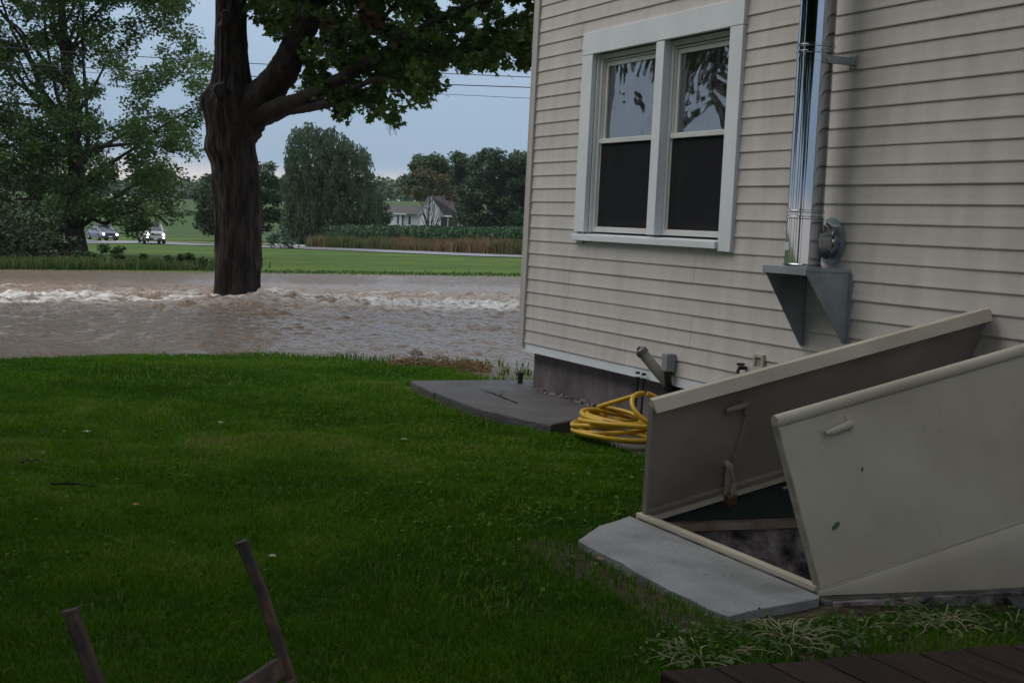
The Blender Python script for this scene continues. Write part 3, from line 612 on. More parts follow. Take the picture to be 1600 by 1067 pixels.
RT, RB = Vector((-.517, 3.0, .613)) - o0, Vector((-.40, 3.0, .315)) - o0
LT, LB = Vector((-.700, 2.46, .602)) - o0, Vector((-.585, 2.46, .315)) - o0
mid = RT.lerp(RB, .45) + Vector((-.006, 0, -.004))
q = MB(); q.tube([RT, RT.lerp(RB, .3) + Vector((.004, 0, .006)), RB], [.0145, .0145, .0155], 4); q.build('upright', m_rusty, ch, bevel=.003)
q = MB(); q.tube([LT, LB], .0155, 4); q.build('upright', m_rusty, ch, bevel=.003)
for p_, n_ in ((RT, 'cap'), (LT, 'cap')): q = MB(); q.tube([p_, p_ + Vector((-.002, 0, .006))], .017, 4); q.build(n_, m_rusty, ch)
s1 = RB + Vector((-.03, -.02, .058)); s2 = LB + Vector((.03, .02, .058))
sq_bar('seat_rail', s1, s2, .04, .02); sq_bar('seat_rail', s1 + Vector((.03, 0, -.035)), s2 + Vector((.03, 0, -.035)), .03, .02)
f = Vector((.40, -.13, .0)); gl = -o0.z
sq_bar('seat_side', RB, RB + f); sq_bar('seat_side', LB, LB + f); sq_bar('seat_front', RB + f, LB + f)
for p_ in (RB, LB): sq_bar('leg', p_, (p_.x - .03, p_.y, g1(p_.x + o0.x, p_.y + o0.y) - o0.z))
for p_ in (RB + f, LB + f): sq_bar('leg', p_, (p_.x + .03, p_.y, g1(p_.x + o0.x, p_.y + o0.y) - o0.z))

# ------------------------------------------------------------------ foliage tools
QUAD = np.array([(0, 0, 0), (.5, .38, .08), (1.0, 0, -.05), (.5, -.38, .08)])
MAPLE = np.array([(0, 0, 0), (.12, .30, .0), (.02, .52, -.06), (.40, .40, 0), (.62, .58, -.06), (.60, .22, .02), (1.0, 0, -.08), (.60, -.22, .02), (.62, -.58, -.06), (.40, -.40, 0), (.02, -.52, -.06), (.12, -.30, 0)])
BLADEL = np.array([(0, 0, 0), (.5, .12, .03), (1.0, 0, -.12), (.5, -.12, .03)])
def leaf_mesh(name, pos, size, mat, parent, tpl=QUAD, droop=.4, axis=None, tint=None, flat=.5, jit=.35, seed=1, **kw):
    r = np.random.default_rng(seed); n = len(pos)
    if axis is None:
        th = r.uniform(0, 2 * np.pi, n); axis = np.stack([np.cos(th), np.sin(th), -droop + r.normal(0, .45, n)], 1)
    axis = axis / np.linalg.norm(axis, axis=1, keepdims=True)
    up = np.stack([r.normal(0, 1 - flat, n), r.normal(0, 1 - flat, n), np.abs(r.normal(flat, .4, n)) + .1], 1)
    side = np.cross(up, axis); side /= np.linalg.norm(side, axis=1, keepdims=True) + 1e-9
    nn = np.cross(axis, side); sz = size * r.uniform(1 - jit, 1 + jit, n)
    k = len(tpl)
    V = pos[:, None, :] + sz[:, None, None] * (tpl[None, :, 0:1] * axis[:, None, :] + tpl[None, :, 1:2] * side[:, None, :] + tpl[None, :, 2:3] * nn[:, None, :])
    F = np.arange(n * k).reshape(n, k)
    t = r.uniform(0, 1, n) if tint is None else np.clip(tint + r.normal(0, .15, n), 0, 1)
    return np_mesh(name, V.reshape(-1, 3), F, mat, parent, attr={'tint': np.repeat(t, k)}, **kw)
def in_poly(px, py, poly):
    c = np.zeros(len(px), bool); n = len(poly)
    for i in range(n):
        x0, y0 = poly[i]; x1, y1 = poly[(i + 1) % n]
        m_ = ((y0 > py) != (y1 > py)); c ^= m_ & (px < (x1 - x0) * (py - y0) / ((y1 - y0) + 1e-12) + x0)
    return c
def cloud(center, r, n, rg, squash=.8):
    d = rg.normal(0, 1, (n, 3)); d /= np.linalg.norm(d, axis=1, keepdims=True)
    return center + d * (r * rg.uniform(0, 1, (n, 1)) ** .5) * np.array([1, 1, squash])
def limb(mb, p0, p1, r0, r1, rg, wig=.06, n=7, sides=7, sag=0):
    p0, p1 = np.array(p0, float), np.array(p1, float); L = np.linalg.norm(p1 - p0); pts = []; rr = []
    for i in range(n + 1):
        t = i / n; p = p0 + (p1 - p0) * t + (rg.normal(0, wig * L * .35, 3) if 0 < i < n else 0); p[2] += sag * L * math.sin(math.pi * t)
        pts.append(p); rr.append(r0 + (r1 - r0) * t)
    mb.tube(pts, rr, sides); return pts
m_bark = material('furrowed_bark', (.010, .0075, .006), .95, (.046, .033, .025), scale=9, stretch=(1, 1, .28), bump=1.0, bscale=12, contrast=(.4, .66), bdist=.08)
m_limb = material('limb_bark', (.009, .007, .006), .95, (.028, .021, .016), scale=6, bump=1.0, bscale=14, contrast=(.35, .7), bdist=.04)
m_bark2 = material('grey_brown_bark', (.020, .015, .012), .95, (.045, .036, .028), scale=5, stretch=(1, 1, .3), bump=.6)

def crown_tree(name, label, base, height, clusters, r, nleaf, size, lm, trunk_r=.25, fork=.4, limbs=14, tpl=QUAD, droop=.4, seed=1, group=None, bark=None, trunk_top=None, cat='tree', flat=.5):
    rg = np.random.default_rng(seed); base = np.array(base, float)
    t = empty(name, tuple(base), 0, label, cat, group)
    C = np.array(clusters, float) - base; tb = MB()
    top = np.array(trunk_top, float) - base if trunk_top is not None else np.array([0, 0, height * .8])
    pts = limb(tb, (0, 0, -.3), top, trunk_r * 1.15, trunk_r * .25, rg, .02, 9, 10)
    tb.build('trunk', bark or m_bark2, t, smooth=True)
    lb = MB(); idx = rg.choice(len(C), min(limbs, len(C)), replace=False)
    for i in idx:
        c = C[i]; f0 = np.clip(rg.uniform(fork * .7, .9) * min(1, max(.25, c[2] / height)), .15, .92); s = np.array(pts[int(f0 * (len(pts) - 1))])
        limb(lb, s, c, trunk_r * .33 * (1.1 - f0 * .6), trunk_r * .05, rg, .07, 6, 6, .05)
    lb.build('limbs', bark or m_bark2, t, smooth=True)
    cnt = max(1, nleaf // len(C)); P = []; T = []
    for c in C:
        rr = r * rg.uniform(.65, 1.3); k = int(cnt * (rr / r) ** 2)
        P.append(cloud(c, rr, k, rg)); T.append(np.full(k, rg.uniform(.15, .85)))
    leaf_mesh('crown', np.concatenate(P), size, lm, t, tpl, droop, tint=np.concatenate(T), seed=seed, flat=flat)
    return t
def poly_clusters(poly, Y, dY, n, rg, keep=None):
    poly = np.array(poly, float); lo, hi = poly.min(0), poly.max(0); out = []
    while len(out) < n:
        x, y = rg.uniform(lo[0], hi[0]), rg.uniform(lo[1], hi[1])
        if in_poly(np.array([x]), np.array([y]), poly)[0] and (keep is None or keep(x, y)):
            out.append(at(x, y, Y + rg.uniform(-dY, dY)))
    return out

# ------------------------------------------------------------------ the big maple in the flood
rg = np.random.default_rng(5)
mt = empty('maple_tree', tuple(TREE), 0, 'huge dark-barked maple standing in the rushing floodwater', 'tree')
prof = [(-420, 352, 392), (-300, 350, 392), (-150, 344, 390), (0, 336, 386), (40, 335, 387), (80, 334, 389), (110, 332, 392), (130, 329, 397), (142, 322, 402), (155, 312, 408), (168, 310, 410), (180, 315, 409), (195, 319, 405), (212, 321, 402), (225, 318, 401), (236, 317, 402), (245, 322, 404), (258, 328, 406),
        (280, 331, 408), (310, 332, 409), (350, 333, 410), (400, 333.5, 410.5), (440, 332.5, 410.5), (460, 331, 411), (476, 329, 413), (492, 326, 416)]
ys = np.array([p[0] for p in prof]); xl = np.array([p[1] for p in prof]); xr = np.array([p[2] for p in prof])
rows = np.concatenate([np.linspace(-420, -20, 30), np.linspace(-16, 492, 150)]); ns = 110; V = []
for y in rows:
    a, c = np.interp(y, ys, xl), np.interp(y, ys, xr); cx = (a + c) / 2; pc = at(cx, y, 29.3); R_ = (c - a) / 2 / F_PX * 29.3
    th = np.linspace(0, 2 * np.pi, ns, endpoint=False); zz = pc[2]
    fur = 1 - np.abs(noise(th * 0 + np.cos(th) * 6.2 + .25 * zz, np.sin(th) * 6.2 + 5, np.full(ns, zz * 1.25), seed=3)) * 2
    fur2 = noise(np.cos(th) * 9, np.sin(th) * 9, np.full(ns, zz * 1.6), seed=4)
    lump = noise(np.cos(th) * 1.2, np.sin(th) * 1.2, np.full(ns, zz * 1.1), seed=8)
    rr = R_ * (.935 + .065 * (fur - .5) + .05 * fur2 + .05 * noise(np.cos(th) * 15, np.sin(th) * 15, np.full(ns, zz * 2.2), seed=6) + .035 * lump - .025)
    V.append(np.stack([pc[0] + rr * np.cos(th), pc[1] + rr * np.sin(th) * .95, np.full(ns, zz) + .02 * fur2], 1))
V = np.concatenate(V) - TREE; nr = len(rows); F = []
for i in range(nr - 1):
    for j in range(ns): F.append((i * ns + j, (i + 1) * ns + j, (i + 1) * ns + (j + 1) % ns, i * ns + (j + 1) % ns))
np_mesh('trunk', V, np.array(F), m_bark, mt, smooth=True)
def px_limb(name, pts, sides=14, rough=.0):
    pts = np.array(pts, float); sides = int(sides * 1.8); t = np.linspace(0, len(pts) - 1, len(pts) * 9); mb = MB(); P = []; R = []
    for q_ in t:
        row = [np.interp(q_, range(len(pts)), pts[:, k]) for k in range(4)]
        P.append(at(row[0], row[1], row[2]) - TREE); R.append(row[3] / F_PX * row[2] / 2)
    P = np.array(P); P[2:-2] = (P[:-4] + P[1:-3] + P[2:-2] + P[3:-1] + P[4:]) / 5
    mb.tube(P, R, sides); va = np.array(mb.v); ce = np.repeat(P, sides, 0); dv = va - ce; ke = 1 + .16 * fbm(va[:, 0] * 5, va[:, 1] * 5, va[:, 2] * 5, o=4, seed=12) + .10 * noise(va[:, 0] * 16, va[:, 1] * 16, va[:, 2] * 16, seed=13)
    mb.v = [tuple(q_) for q_ in ce + dv * ke[:, None]]; mb.build(name, m_limb, mt, smooth=True)
px_limb('limb', [(372, 205, 29.3, 66), (394, 170, 29.25, 62), (408, 152, 29.1, 54), (425, 136, 29.0, 50), (447, 103, 28.8, 46), (464, 68, 28.6, 42), (480, 35, 28.3, 40), (496, -5, 28, 37), (520, -90, 27.5, 30), (560, -220, 27, 18)], 18)
px_limb('limb', [(378, 186, 29.25, 54), (396, 182, 29.15, 44), (416, 177, 29.0, 36), (440, 168, 28.7, 33), (470, 158, 28.4, 25), (495, 146, 28.1, 23), (520, 130, 27.7, 21), (560, 108, 27.3, 19), (600, 84, 27, 16), (650, 50, 26.6, 14), (705, 20, 26, 11), (765, 2, 25.5, 9), (840, -40, 25, 6)], 14)
px_limb('limb', [(440, 172, 28.7, 20), (470, 170, 28.4, 15), (500, 166, 28.0, 13), (528, 158, 27.6, 11), (555, 138, 27.2, 9), (590, 122, 26.8, 7), (620, 128, 26.4, 4)], 10)
px_limb('limb', [(345, 40, 29, 10), (351, 34, 28.4, 10), (348, 20, 28, 4)], 8)
px_limb('limb', [(470, 60, 28.6, 14), (520, 70, 28.2, 10), (590, 40, 27.5, 8), (640, -20, 27, 5)], 8)
px_limb('limb', [(372, -150, 29.3, 26), (300, -260, 29, 18), (200, -330, 28, 8)], 8)
px_limb('limb', [(372, -200, 29.3, 26), (420, -330, 27, 18), (470, -520, 25, 8)], 8)
for (cx, cy, rr) in ((352, 145, 12), (361, 30, 8)):      # old pruning scars
    c = at(cx, cy, 29.3) - TREE; q = MB(); q.tube([(c[0], c[1] - .60, c[2]), (c[0], c[1] - .54, c[2]), (c[0], c[1] - .3, c[2])], [rr / 85 * .75, rr / 85, rr / 85], 14); q.build('pruning_scar', material('dark_scar', (.014, .013, .013), .95, (.022, .02, .02), scale=9), mt, smooth=True)
# twigs hanging bare
q = MB()
for _ in range(7):
    p = at(610, 180, 26.6) - TREE; e_ = at(rg.uniform(600, 622), rg.uniform(200, 214), 26.6) - TREE; limb(q, p, e_, .010, .004, rg, .15, 5, 4)
q.build('twigs', m_bark, mt); q = MB()
for _ in range(5):
    p = at(668, 128, 26.3) - TREE; e_ = at(rg.uniform(690, 706), rg.uniform(108, 124), 26.3) - TREE; limb(q, p, e_, .010, .004, rg, .12, 5, 4)
q.build('twigs', m_bark, mt)
POLY = [(396, -40), (392, 8), (400, 35), (418, 40), (424, 62), (440, 66), (452, 55), (462, 30), (505, 0), (500, 40), (484, 75), (478, 92), (490, 104), (470, 118), (478, 148), (512, 160), (540, 186), (552, 166), (572, 164), (574, 188), (600, 182), (618, 186), (632, 198), (644, 180), (638, 162), (664, 154), (668, 144), (684, 140), (684, 118), (694, 100), (712, 98), (730, 106), (752, 96), (790, 102), (812, 108), (822, 92), (845, 80), (880, 70), (930, 20), (940, -40)]
HOLES = [(415, 72, 22), (596, 68, 9), (585, 55, 6), (695, 5, 18), (745, 32, 12), (720, 52, 10), (790, 20, 12), (765, 55, 8), (548, 60, 6), (575, 95, 8), (525, 112, 10), (605, 140, 8), (655, 42, 8), (812, 12, 12), (640, 98, 6), (500, 90, 8), (675, 65, 7), (830, 20, 8), (610, 22, 7), (735, 82, 6)]
def keep(x, y): return all((x - a) ** 2 + (y - b_) ** 2 > (c * 1.05) ** 2 for a, b_, c in HOLES)
tw = []; 
for (x0, y0, x1, y1, dn) in ():
    pass
cl = []
while len(cl) < 600:
    x, y = rg.uniform(388, 940), rg.uniform(-40, 196)
    if in_poly(np.array([x]), np.array([y]), POLY)[0] and keep(x, y): cl.append(at(x, y, np.interp(x, [390, 850], [29, 24.8]) + (rg.uniform(-.5, 3.2) if rg.uniform() < .95 else rg.uniform(-2.2, 0))))
P = []; T = []
for c in cl:
    k = int(rg.uniform(18, 42)); p = cloud(c, rg.uniform(.10, .30), k, rg, .9); P.append(p); T.append(np.full(k, rg.uniform(0, .8)))
P = np.concatenate(P); 
# keep sprigs out of the gaps
def to_px(Pw):
    c = (Pw - CAM) @ M; return 800 + F_PX * c[:, 0] / -c[:, 2], 533.5 - F_PX * c[:, 1] / -c[:, 2]
T = np.concatenate(T); hx_, hy_ = to_px(P); ok = np.ones(len(P), bool)
for a, b_, c in HOLES: ok &= (hx_ - a) ** 2 + (hy_ - b_) ** 2 > (c * .72) ** 2
P, T = P[ok], T[ok]
# upper crown beyond the picture
U = []
for _ in range(520):
    d = rg.normal(0, 1, 3); d /= np.linalg.norm(d); U.append(np.array([-4.0, 26, 11.5]) + d * rg.uniform(.45, 1) * np.array([8.5, 8, 5.0]))
U = [u for u in U if u[2] > 6.4 + .02 * abs(u[0])]
PU_ = np.concatenate([cloud(u, rg.uniform(.5, .9), 45, rg) for u in U])
m_maple = leafmat('maple_leaves', (.034, .075, .014), (.07, .14, .026), (.13, .17, .04), transl=.45)
P0_ = np.concatenate([P]); leaf_mesh('crown', P - TREE, .115, m_maple, mt, MAPLE, .55, tint=T * .8, seed=3)
leaf_mesh('upper_crown', PU_ - TREE, .30, m_maple, mt, QUAD, .5, seed=4)
# brown dead sprays
pb = np.concatenate([cloud(at(x, y, 26.5), .16, 30, rg) for x, y in ((568, 20), (586, 38), (513, 34), (577, 28))]); leaf_mesh('dead_leaves', pb - TREE, .12, leafmat('dead_leaf_spray', (.06, .04, .018), (.10, .055, .022), (.13, .08, .03)), mt, MAPLE, .7, seed=8, label='small browned leaf sprays among the green')

# ------------------------------------------------------------------ left cottonwood and its undergrowth
lt_base = at(125, 399, 75); lt_base[2] = g1(lt_base[0], lt_base[1])
POLY2 = [(-190, -260), (300, -260), (300, -20), (292, 8), (300, 28), (276, 50), (302, 58), (322, 66), (334, 96), (322, 150), (312, 195), (300, 232), (276, 262), (280, 300), (284, 332), (262, 342), (244, 340), (222, 348), (211, 372), (202, 362), (186, 350), (160, 332), (140, 340), (112, 352), (85, 380), (40, 392), (-60, 400), (-190, 380)]
H2 = [(285, 28, 16), (30, 150, 10), (32, 158, 9), (270, 78, 9), (225, 95, 9), (220, 118, 7), (75, 85, 9), (130, 130, 8), (150, 160, 8), (262, 148, 8), (212, 142, 8), (15, 60, 8), (245, 220, 10), (190, 62, 7), (40, 110, 8), (110, 62, 6), (300, 120, 7), (262, 250, 12), (55, 35, 7), (240, 48, 7), (172, 118, 7), (20, 22, 7)]
r2 = np.random.default_rng(21)
cl2 = poly_clusters(POLY2, 75, 4.5, 900, r2, lambda x, y: all((x - a) ** 2 + (y - b_) ** 2 > (c + 3) ** 2 for a, b_, c in H2))
m_cotton = leafmat('cottonwood_leaves', (.040, .085, .022), (.080, .150, .038), (.15, .21, .07), transl=.45)
ltree = crown_tree('cottonwood_tree', 'big leafy tree at the left beyond the flooded road', lt_base, 13, cl2, .74, 165000, .165, m_cotton, trunk_r=.46, limbs=26, seed=22, trunk_top=at(96, -60, 75), bark=m_bark2)
q = MB(); 
for pts in ([(105, 130), (70, 95), (30, 45), (5, 25)], [(110, 180), (60, 165), (0, 160)], [(112, 190), (140, 150), (165, 100)], [(118, 260), (150, 230), (205, 225), (250, 200), (300, 170)], [(118, 290), (180, 250), (240, 215)], [(120, 240), (80, 215), (30, 185)], [(122, 330), (180, 318), (210, 322), (245, 338), (262, 350)], [(105, 120), (110, 60), (125, 20)], [(120, 340), (60, 310), (10, 312)]):
    P_ = [np.array(at(x, y, 75 + r2.uniform(-1.5, .5))) - lt_base for x, y in pts]; q.tube(P_, list(np.linspace(.13, .04, len(P_))), 7)
q.build('limbs', m_bark2, ltree, smooth=True)
sb = at(94, 388, 80); sb[2] = g1(sb[0], sb[1])
crown_tree('young_tree', 'slim young tree trunk left of the big cottonwood', sb, 4.5, poly_clusters([(40, 240), (130, 240), (130, 340), (40, 350)], 80, 1.5, 24, r2), .6, 2600, .17, m_cotton, trunk_r=.17, limbs=8, seed=23)
m_dbrush = leafmat('shady_leaves', (.008, .020, .006), (.018, .038, .010), (.035, .06, .018))  # darker copy of the undergrowth leaves, shade put into the colour
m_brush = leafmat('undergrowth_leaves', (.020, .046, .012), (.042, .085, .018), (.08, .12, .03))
def bush(label, px, py, Y, w, h, n, seed, mat=m_brush, size=.12, name='bush', group=None, stems=True):
    r_ = np.random.default_rng(seed); b0 = at(px, py, Y); b0[2] = g1(b0[0], b0[1]); C = [b0 + np.array([r_.uniform(-w, w) / 2, r_.uniform(-w, w) / 2.5, h * r_.uniform(.15, .85)]) for _ in range(max(5, int(w * h * 6)))]
    t = empty(name, tuple(b0), 0, label, 'bush', group); P = np.concatenate([cloud(c, h * .28, max(4, n // len(C)), r_) for c in C]) - b0
    P = P[P[:, 2] > -.05]
    q_ = MB()
    for c in C[:8]: limb(q_, (0, 0, -.1), np.array(c) - b0, .02, .006, r_, .08, 4, 4)
    q_.build('stems', m_bark2, t); leaf_mesh('foliage', P, size, mat, t, QUAD, .2, seed=seed)
    return t
bush('round dark bush alone on the mown verge', 303, 425, 46, .8, .42, 900, 31)
bush('ragged bush at the right end of the undergrowth', 232, 427, 46, 1.25, .42, 700, 32)
bush('low weedy bush at the road edge below the cottonwood trunk', 188, 428, 46, 1.5, .45, 700, 33)
bush('leafy bush at the foot of the cottonwood', 150, 415, 58, 1.6, .75, 1000, 34)
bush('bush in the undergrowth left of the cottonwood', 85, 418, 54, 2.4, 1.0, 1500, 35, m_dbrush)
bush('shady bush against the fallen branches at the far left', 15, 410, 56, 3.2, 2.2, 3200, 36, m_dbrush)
bush('bluish shrub beside the far road by the weeds', 441, 388, 117, 1.8, 1.5, 500, 37, leafmat('blue_shrub', (.03, .06, .04), (.05, .09, .07), (.08, .12, .09)), .2)
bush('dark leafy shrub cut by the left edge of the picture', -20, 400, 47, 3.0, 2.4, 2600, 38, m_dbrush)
# fallen limbs
ld = at(48, 405, 60); ld[2] = g1(ld[0], ld[1])
log = empty('fallen_branches', tuple(ld), 0, 'dark heap of fallen branches under the trees at the far left', 'branches')
q = MB()
for i in range(26):
    a = np.array([r2.uniform(-1.9, 1.2), r2.uniform(-.6, .6), r2.uniform(.0, .9)]); e_ = a + np.array([r2.uniform(.6, 1.6), r2.uniform(-.5, .5), r2.uniform(-.8, .15)]); limb(q, a, e_, r2.uniform(.03, .09), .02, r2, .08, 5, 5)
q.build('branches', m_bark, log, smooth=True)
q = MB(); limb(q, (-1.4, 0, .75), (.95, .2, .1), .22, .15, r2, .03, 6, 9); q.build('log', m_bark, log, smooth=True)

# rough grass strip under the left trees and along the verge
m_rough = material('rough_grass', (.03, .06, .012), .8, attr='tint', attr_cols=[(0, (.032, .068, .012)), (.6, (.06, .105, .02)), (1, (.12, .13, .05))], transl=.25)
def blades(name, X, Y, Z, h, w, mat, seed=0, lean=.45, tint=None, **kw):
    r_ = np.random.default_rng(seed); n = len(X); th = r_.uniform(0, 2 * np.pi, n); ln = h * lean * r_.uniform(.2, 1.3, n); fa = r_.uniform(0, np.pi, n)
    dx, dy = np.cos(th) * ln, np.sin(th) * ln; wx_, wy_ = np.cos(fa) * w / 2, np.sin(fa) * w / 2
    V = np.empty((n, 5, 3)); B = np.stack([X, Y, Z], 1); 
    V[:, 0] = B + np.stack([wx_, wy_, -.01 + 0 * X], 1); V[:, 1] = B + np.stack([-wx_, -wy_, -.01 + 0 * X], 1)
    mid_ = B + np.stack([dx * .35, dy * .35, h * .6], 1)
    V[:, 2] = mid_ + np.stack([-wx_ * .8, -wy_ * .8, 0 * X], 1); V[:, 3] = mid_ + np.stack([wx_ * .8, wy_ * .8, 0 * X], 1)
    V[:, 4] = B + np.stack([dx, dy, h * (1 - .25 * lean)], 1)
    b_ = np.arange(n)[:, None] * 5
    F = np.concatenate([b_ + np.array([[0, 1, 2]]), b_ + np.array([[0, 2, 3]]), b_ + np.array([[3, 2, 4]])])
    t = r_.uniform(0, 1, n) if tint is None else np.clip(tint + r_.normal(0, .13, n), 0, 1)
    return np_mesh(name, V.reshape(-1, 3), F, mat, attr={'tint': np.repeat(t, 5)}, **kw)
n = 16000; X = r2.uniform(-24, -7.2, n); Y = 43.6 + (X + 12) * .22 + np.abs(r2.normal(0, 3.2, n)) + .4
dens = smooth((-7.6 - X) / 4) ; k_ = r2.uniform(0, 1, n) < dens; X, Y = X[k_], Y[k_]
blades('rough_grass', X, Y, gz(X, Y), r2.uniform(.10, .42, len(X)), .045, m_rough, 5, label='tall rough grass along the far road edge under the left trees', cat='grass', kind='stuff')
n = 2500; X = r2.uniform(-9, 9, n); Y = 44.0 + X * .07 + np.abs(r2.normal(0, 1.2, n)); 
blades('verge_grass', X, Y, gz(X, Y), r2.uniform(.03, .09, n), .03, m_rough, 6, label='short grass fringe on the far edge of the flooded road', cat='grass', kind='stuff')

# ------------------------------------------------------------------ weeds and corn beyond the far road
def road_y(X): return np.interp(X, [-50, -32.5, -16, .4, 12, 40], [156, 138, 120, 97, 85, 62])
n = 20000; X = r2.uniform(-17.5, 11, n); off = 3.9 + r2.uniform(0, 7, n); Y = road_y(X) + off * 1.25
brown = np.clip(.5 + .6 * fbm(X * .35, Y * .1, seed=4), 0, 1)
m_weed = material('roadside_weeds', (.1, .08, .04), .9, attr='tint', attr_cols=[(0, (.045, .085, .02)), (.38, (.075, .095, .028)), (.6, (.15, .105, .050)), (1, (.21, .135, .070))], transl=.2)
blades('roadside_weeds', X, Y, gz(X, Y), r2.uniform(.6, 1.35, n) * (.8 + .3 * noise(X * .8, Y * .8, seed=5)), .10, m_weed, 7, lean=.3, tint=brown, label='tall brown and green weeds along the far road', cat='weeds', kind='stuff')
m_corn = leafmat('corn_leaves', (.032, .085, .036), (.066, .14, .06), (.14, .21, .12), transl=.25, rough=.4)
rows_ = []
for k in range(26):
    xs = np.arange(-16.5, 11, .22); rows_.append(np.stack([xs + r2.normal(0, .05, len(xs)), road_y(xs) + 13.5 + .95 * k + r2.normal(0, .06, len(xs))], 1))
cp = np.concatenate(rows_); cp = cp[(cp[:, 0] > np.interp(cp[:, 1], [100, 150], [-16.5, -17.5]))]
cz = gz(cp[:, 0], cp[:, 1]); nl = 9
bp = np.repeat(np.column_stack([cp, cz]), nl, 0); hh = np.repeat(r2.uniform(1.35, 1.72, len(cp)), nl); lev = np.tile(np.linspace(.3, .97, nl), len(cp)); bp[:, 2] += hh * lev
th = r2.uniform(0, 2 * np.pi, len(bp)); axv = np.stack([np.cos(th), np.sin(th), .75 - .3 * r2.uniform(0, 1, len(bp))], 1)
CORN = np.array([(0, .04, 0), (.35, .07, .22), (.75, .05, .12), (1.05, 0, -.25), (.75, -.05, .12), (.35, -.07, .22), (0, -.04, 0)])
corn = leaf_mesh('corn_field', bp, .55, m_corn, None, CORN, axis=axv, seed=12, flat=.9, label='dense field of green corn in front of the white house', cat='corn', kind='stuff')

# ------------------------------------------------------------------ far trees
m_far = leafmat('far_leaves', (.024, .055, .019), (.045, .092, .027), (.08, .13, .038), transl=.2)
m_far2 = leafmat('far_leaves_dark', (.018, .044, .016), (.034, .074, .024), (.06, .105, .036), transl=.2)
m_far3 = leafmat('rusty_leaves', (.050, .055, .016), (.085, .080, .025), (.13, .095, .03), transl=.25)
m_wil = leafmat('willow_leaves', (.035, .062, .030), (.06, .098, .045), (.09, .13, .06), transl=.25)
# weeping tree
wb = at(518, 372, 150); wb[2] = g1(wb[0], wb[1]); wt = empty('weeping_tree', tuple(wb), 0, 'large weeping tree with hanging grey-green foliage by the weeds', 'tree')
WP = [(447, 225), (452, 205), (470, 190), (492, 188), (502, 198), (512, 198), (522, 194), (535, 205), (545, 215), (566, 222), (578, 240), (582, 262), (590, 290), (598, 305), (588, 330), (600, 345), (590, 362), (530, 372), (465, 372), (440, 345), (440, 300)]
r3 = np.random.default_rng(44); q = MB(); pts = limb(q, (0, 0, -.3), at(505, 225, 150) - wb, .4, .08, r3, .02, 8, 9); q.build('trunk', m_bark2, wt, smooth=True)
P = []; T = []; A = []; q = MB()
for _ in range(1250):
    while True:
        x, y = r3.uniform(436, 602), r3.uniform(188, 372)
        if in_poly(np.array([x]), np.array([y]), WP)[0]: break
    p = at(x, y, 150 + r3.uniform(-4, 4)); L = r3.uniform(.6, 2.4); k = int(L * 20); tt = r3.uniform(0, 1, k); 
    P.append(p + np.stack([r3.normal(0, .16, k) + .1 * tt, r3.normal(0, .16, k), -tt * L * .8], 1)); T.append(np.full(k, r3.uniform(.1, .9)))
for _ in range(30): limb(q, pts[r3.integers(2, 8)], P[r3.integers(0, len(P))][0] - wb, .09, .02, r3, .08, 5, 5, .12)
q.build('limbs', m_bark2, wt, smooth=True)
P = np.concatenate(P) - wb; P = P[P[:, 2] > .1]; axw = np.stack([r3.normal(0, .3, len(P)), r3.normal(0, .3, len(P)), -np.ones(len(P))], 1)
leaf_mesh('crown', P, .34, m_wil, wt, np.array([(0, 0, 0), (.5, .2, .05), (1.0, 0, -.05), (.5, -.2, .05)]), axis=axw, seed=45)
def far_tree(label, poly, Y, dY, nc, r, nl_, size, mat, seed, name='broadleaf_tree', base=None, tr=.3, limbs=12, group=None):
    rr = np.random.default_rng(seed); cs = poly_clusters(poly, Y, dY, nc, rr); pl = np.array(poly); cx = pl[:, 0].mean() if base is None else base
    b0 = at(cx, pl[:, 1].max(), Y); b0[2] = g1(b0[0], b0[1]); top = at(cx, pl[:, 1].min() + 12, Y)
    return crown_tree(name, label, b0, top[2] - b0[2], cs, r, nl_, size, mat, trunk_r=tr, limbs=limbs, seed=seed, group=group, trunk_top=top)
far_tree('dark round tree half hidden behind the maple trunk', [(300, 310), (312, 285), (330, 275), (360, 262), (395, 268), (415, 258), (432, 262), (442, 282), (445, 310), (440, 345), (420, 362), (330, 362), (308, 345)], 160, 4, 100, .9, 20000, .32, m_far2, 61, tr=.3)
far_tree('airy rust-tinged tree in front of the white gable', [(622, 300), (640, 285), (650, 262), (690, 270), (716, 300), (712, 312), (690, 306), (672, 300), (655, 308), (630, 318)], 215, 2.5, 40, .7, 3000, .32, m_far3, 62, base=672, tr=.10, limbs=30)
far_tree('dark tree left of the group behind the white house', [(628, 300), (638, 268), (655, 248), (672, 241), (690, 246), (700, 262), (705, 300)], 262, 3, 70, 1.2, 14000, .48, m_far, 63)
far_tree('middle tree of the group behind the white house', [(692, 300), (696, 262), (705, 248), (722, 241), (736, 250), (742, 280), (738, 320)], 268, 3, 64, 1.2, 13000, .48, m_far2, 64)
far_tree('biggest dark tree by the house corner behind the corn', [(716, 352), (712, 320), (722, 285), (728, 262), (742, 243), (760, 240), (776, 234), (800, 244), (825, 242), (860, 270), (860, 355)], 235, 5, 230, 1.2, 48000, .42, m_far2, 65, tr=.4)
far_tree('low dark tree at the foot of the weeping tree', [(580, 362), (580, 335), (590, 320), (602, 318), (606, 340), (600, 362)], 165, 2, 16, .7, 2200, .32, m_far2, 66, tr=.12)
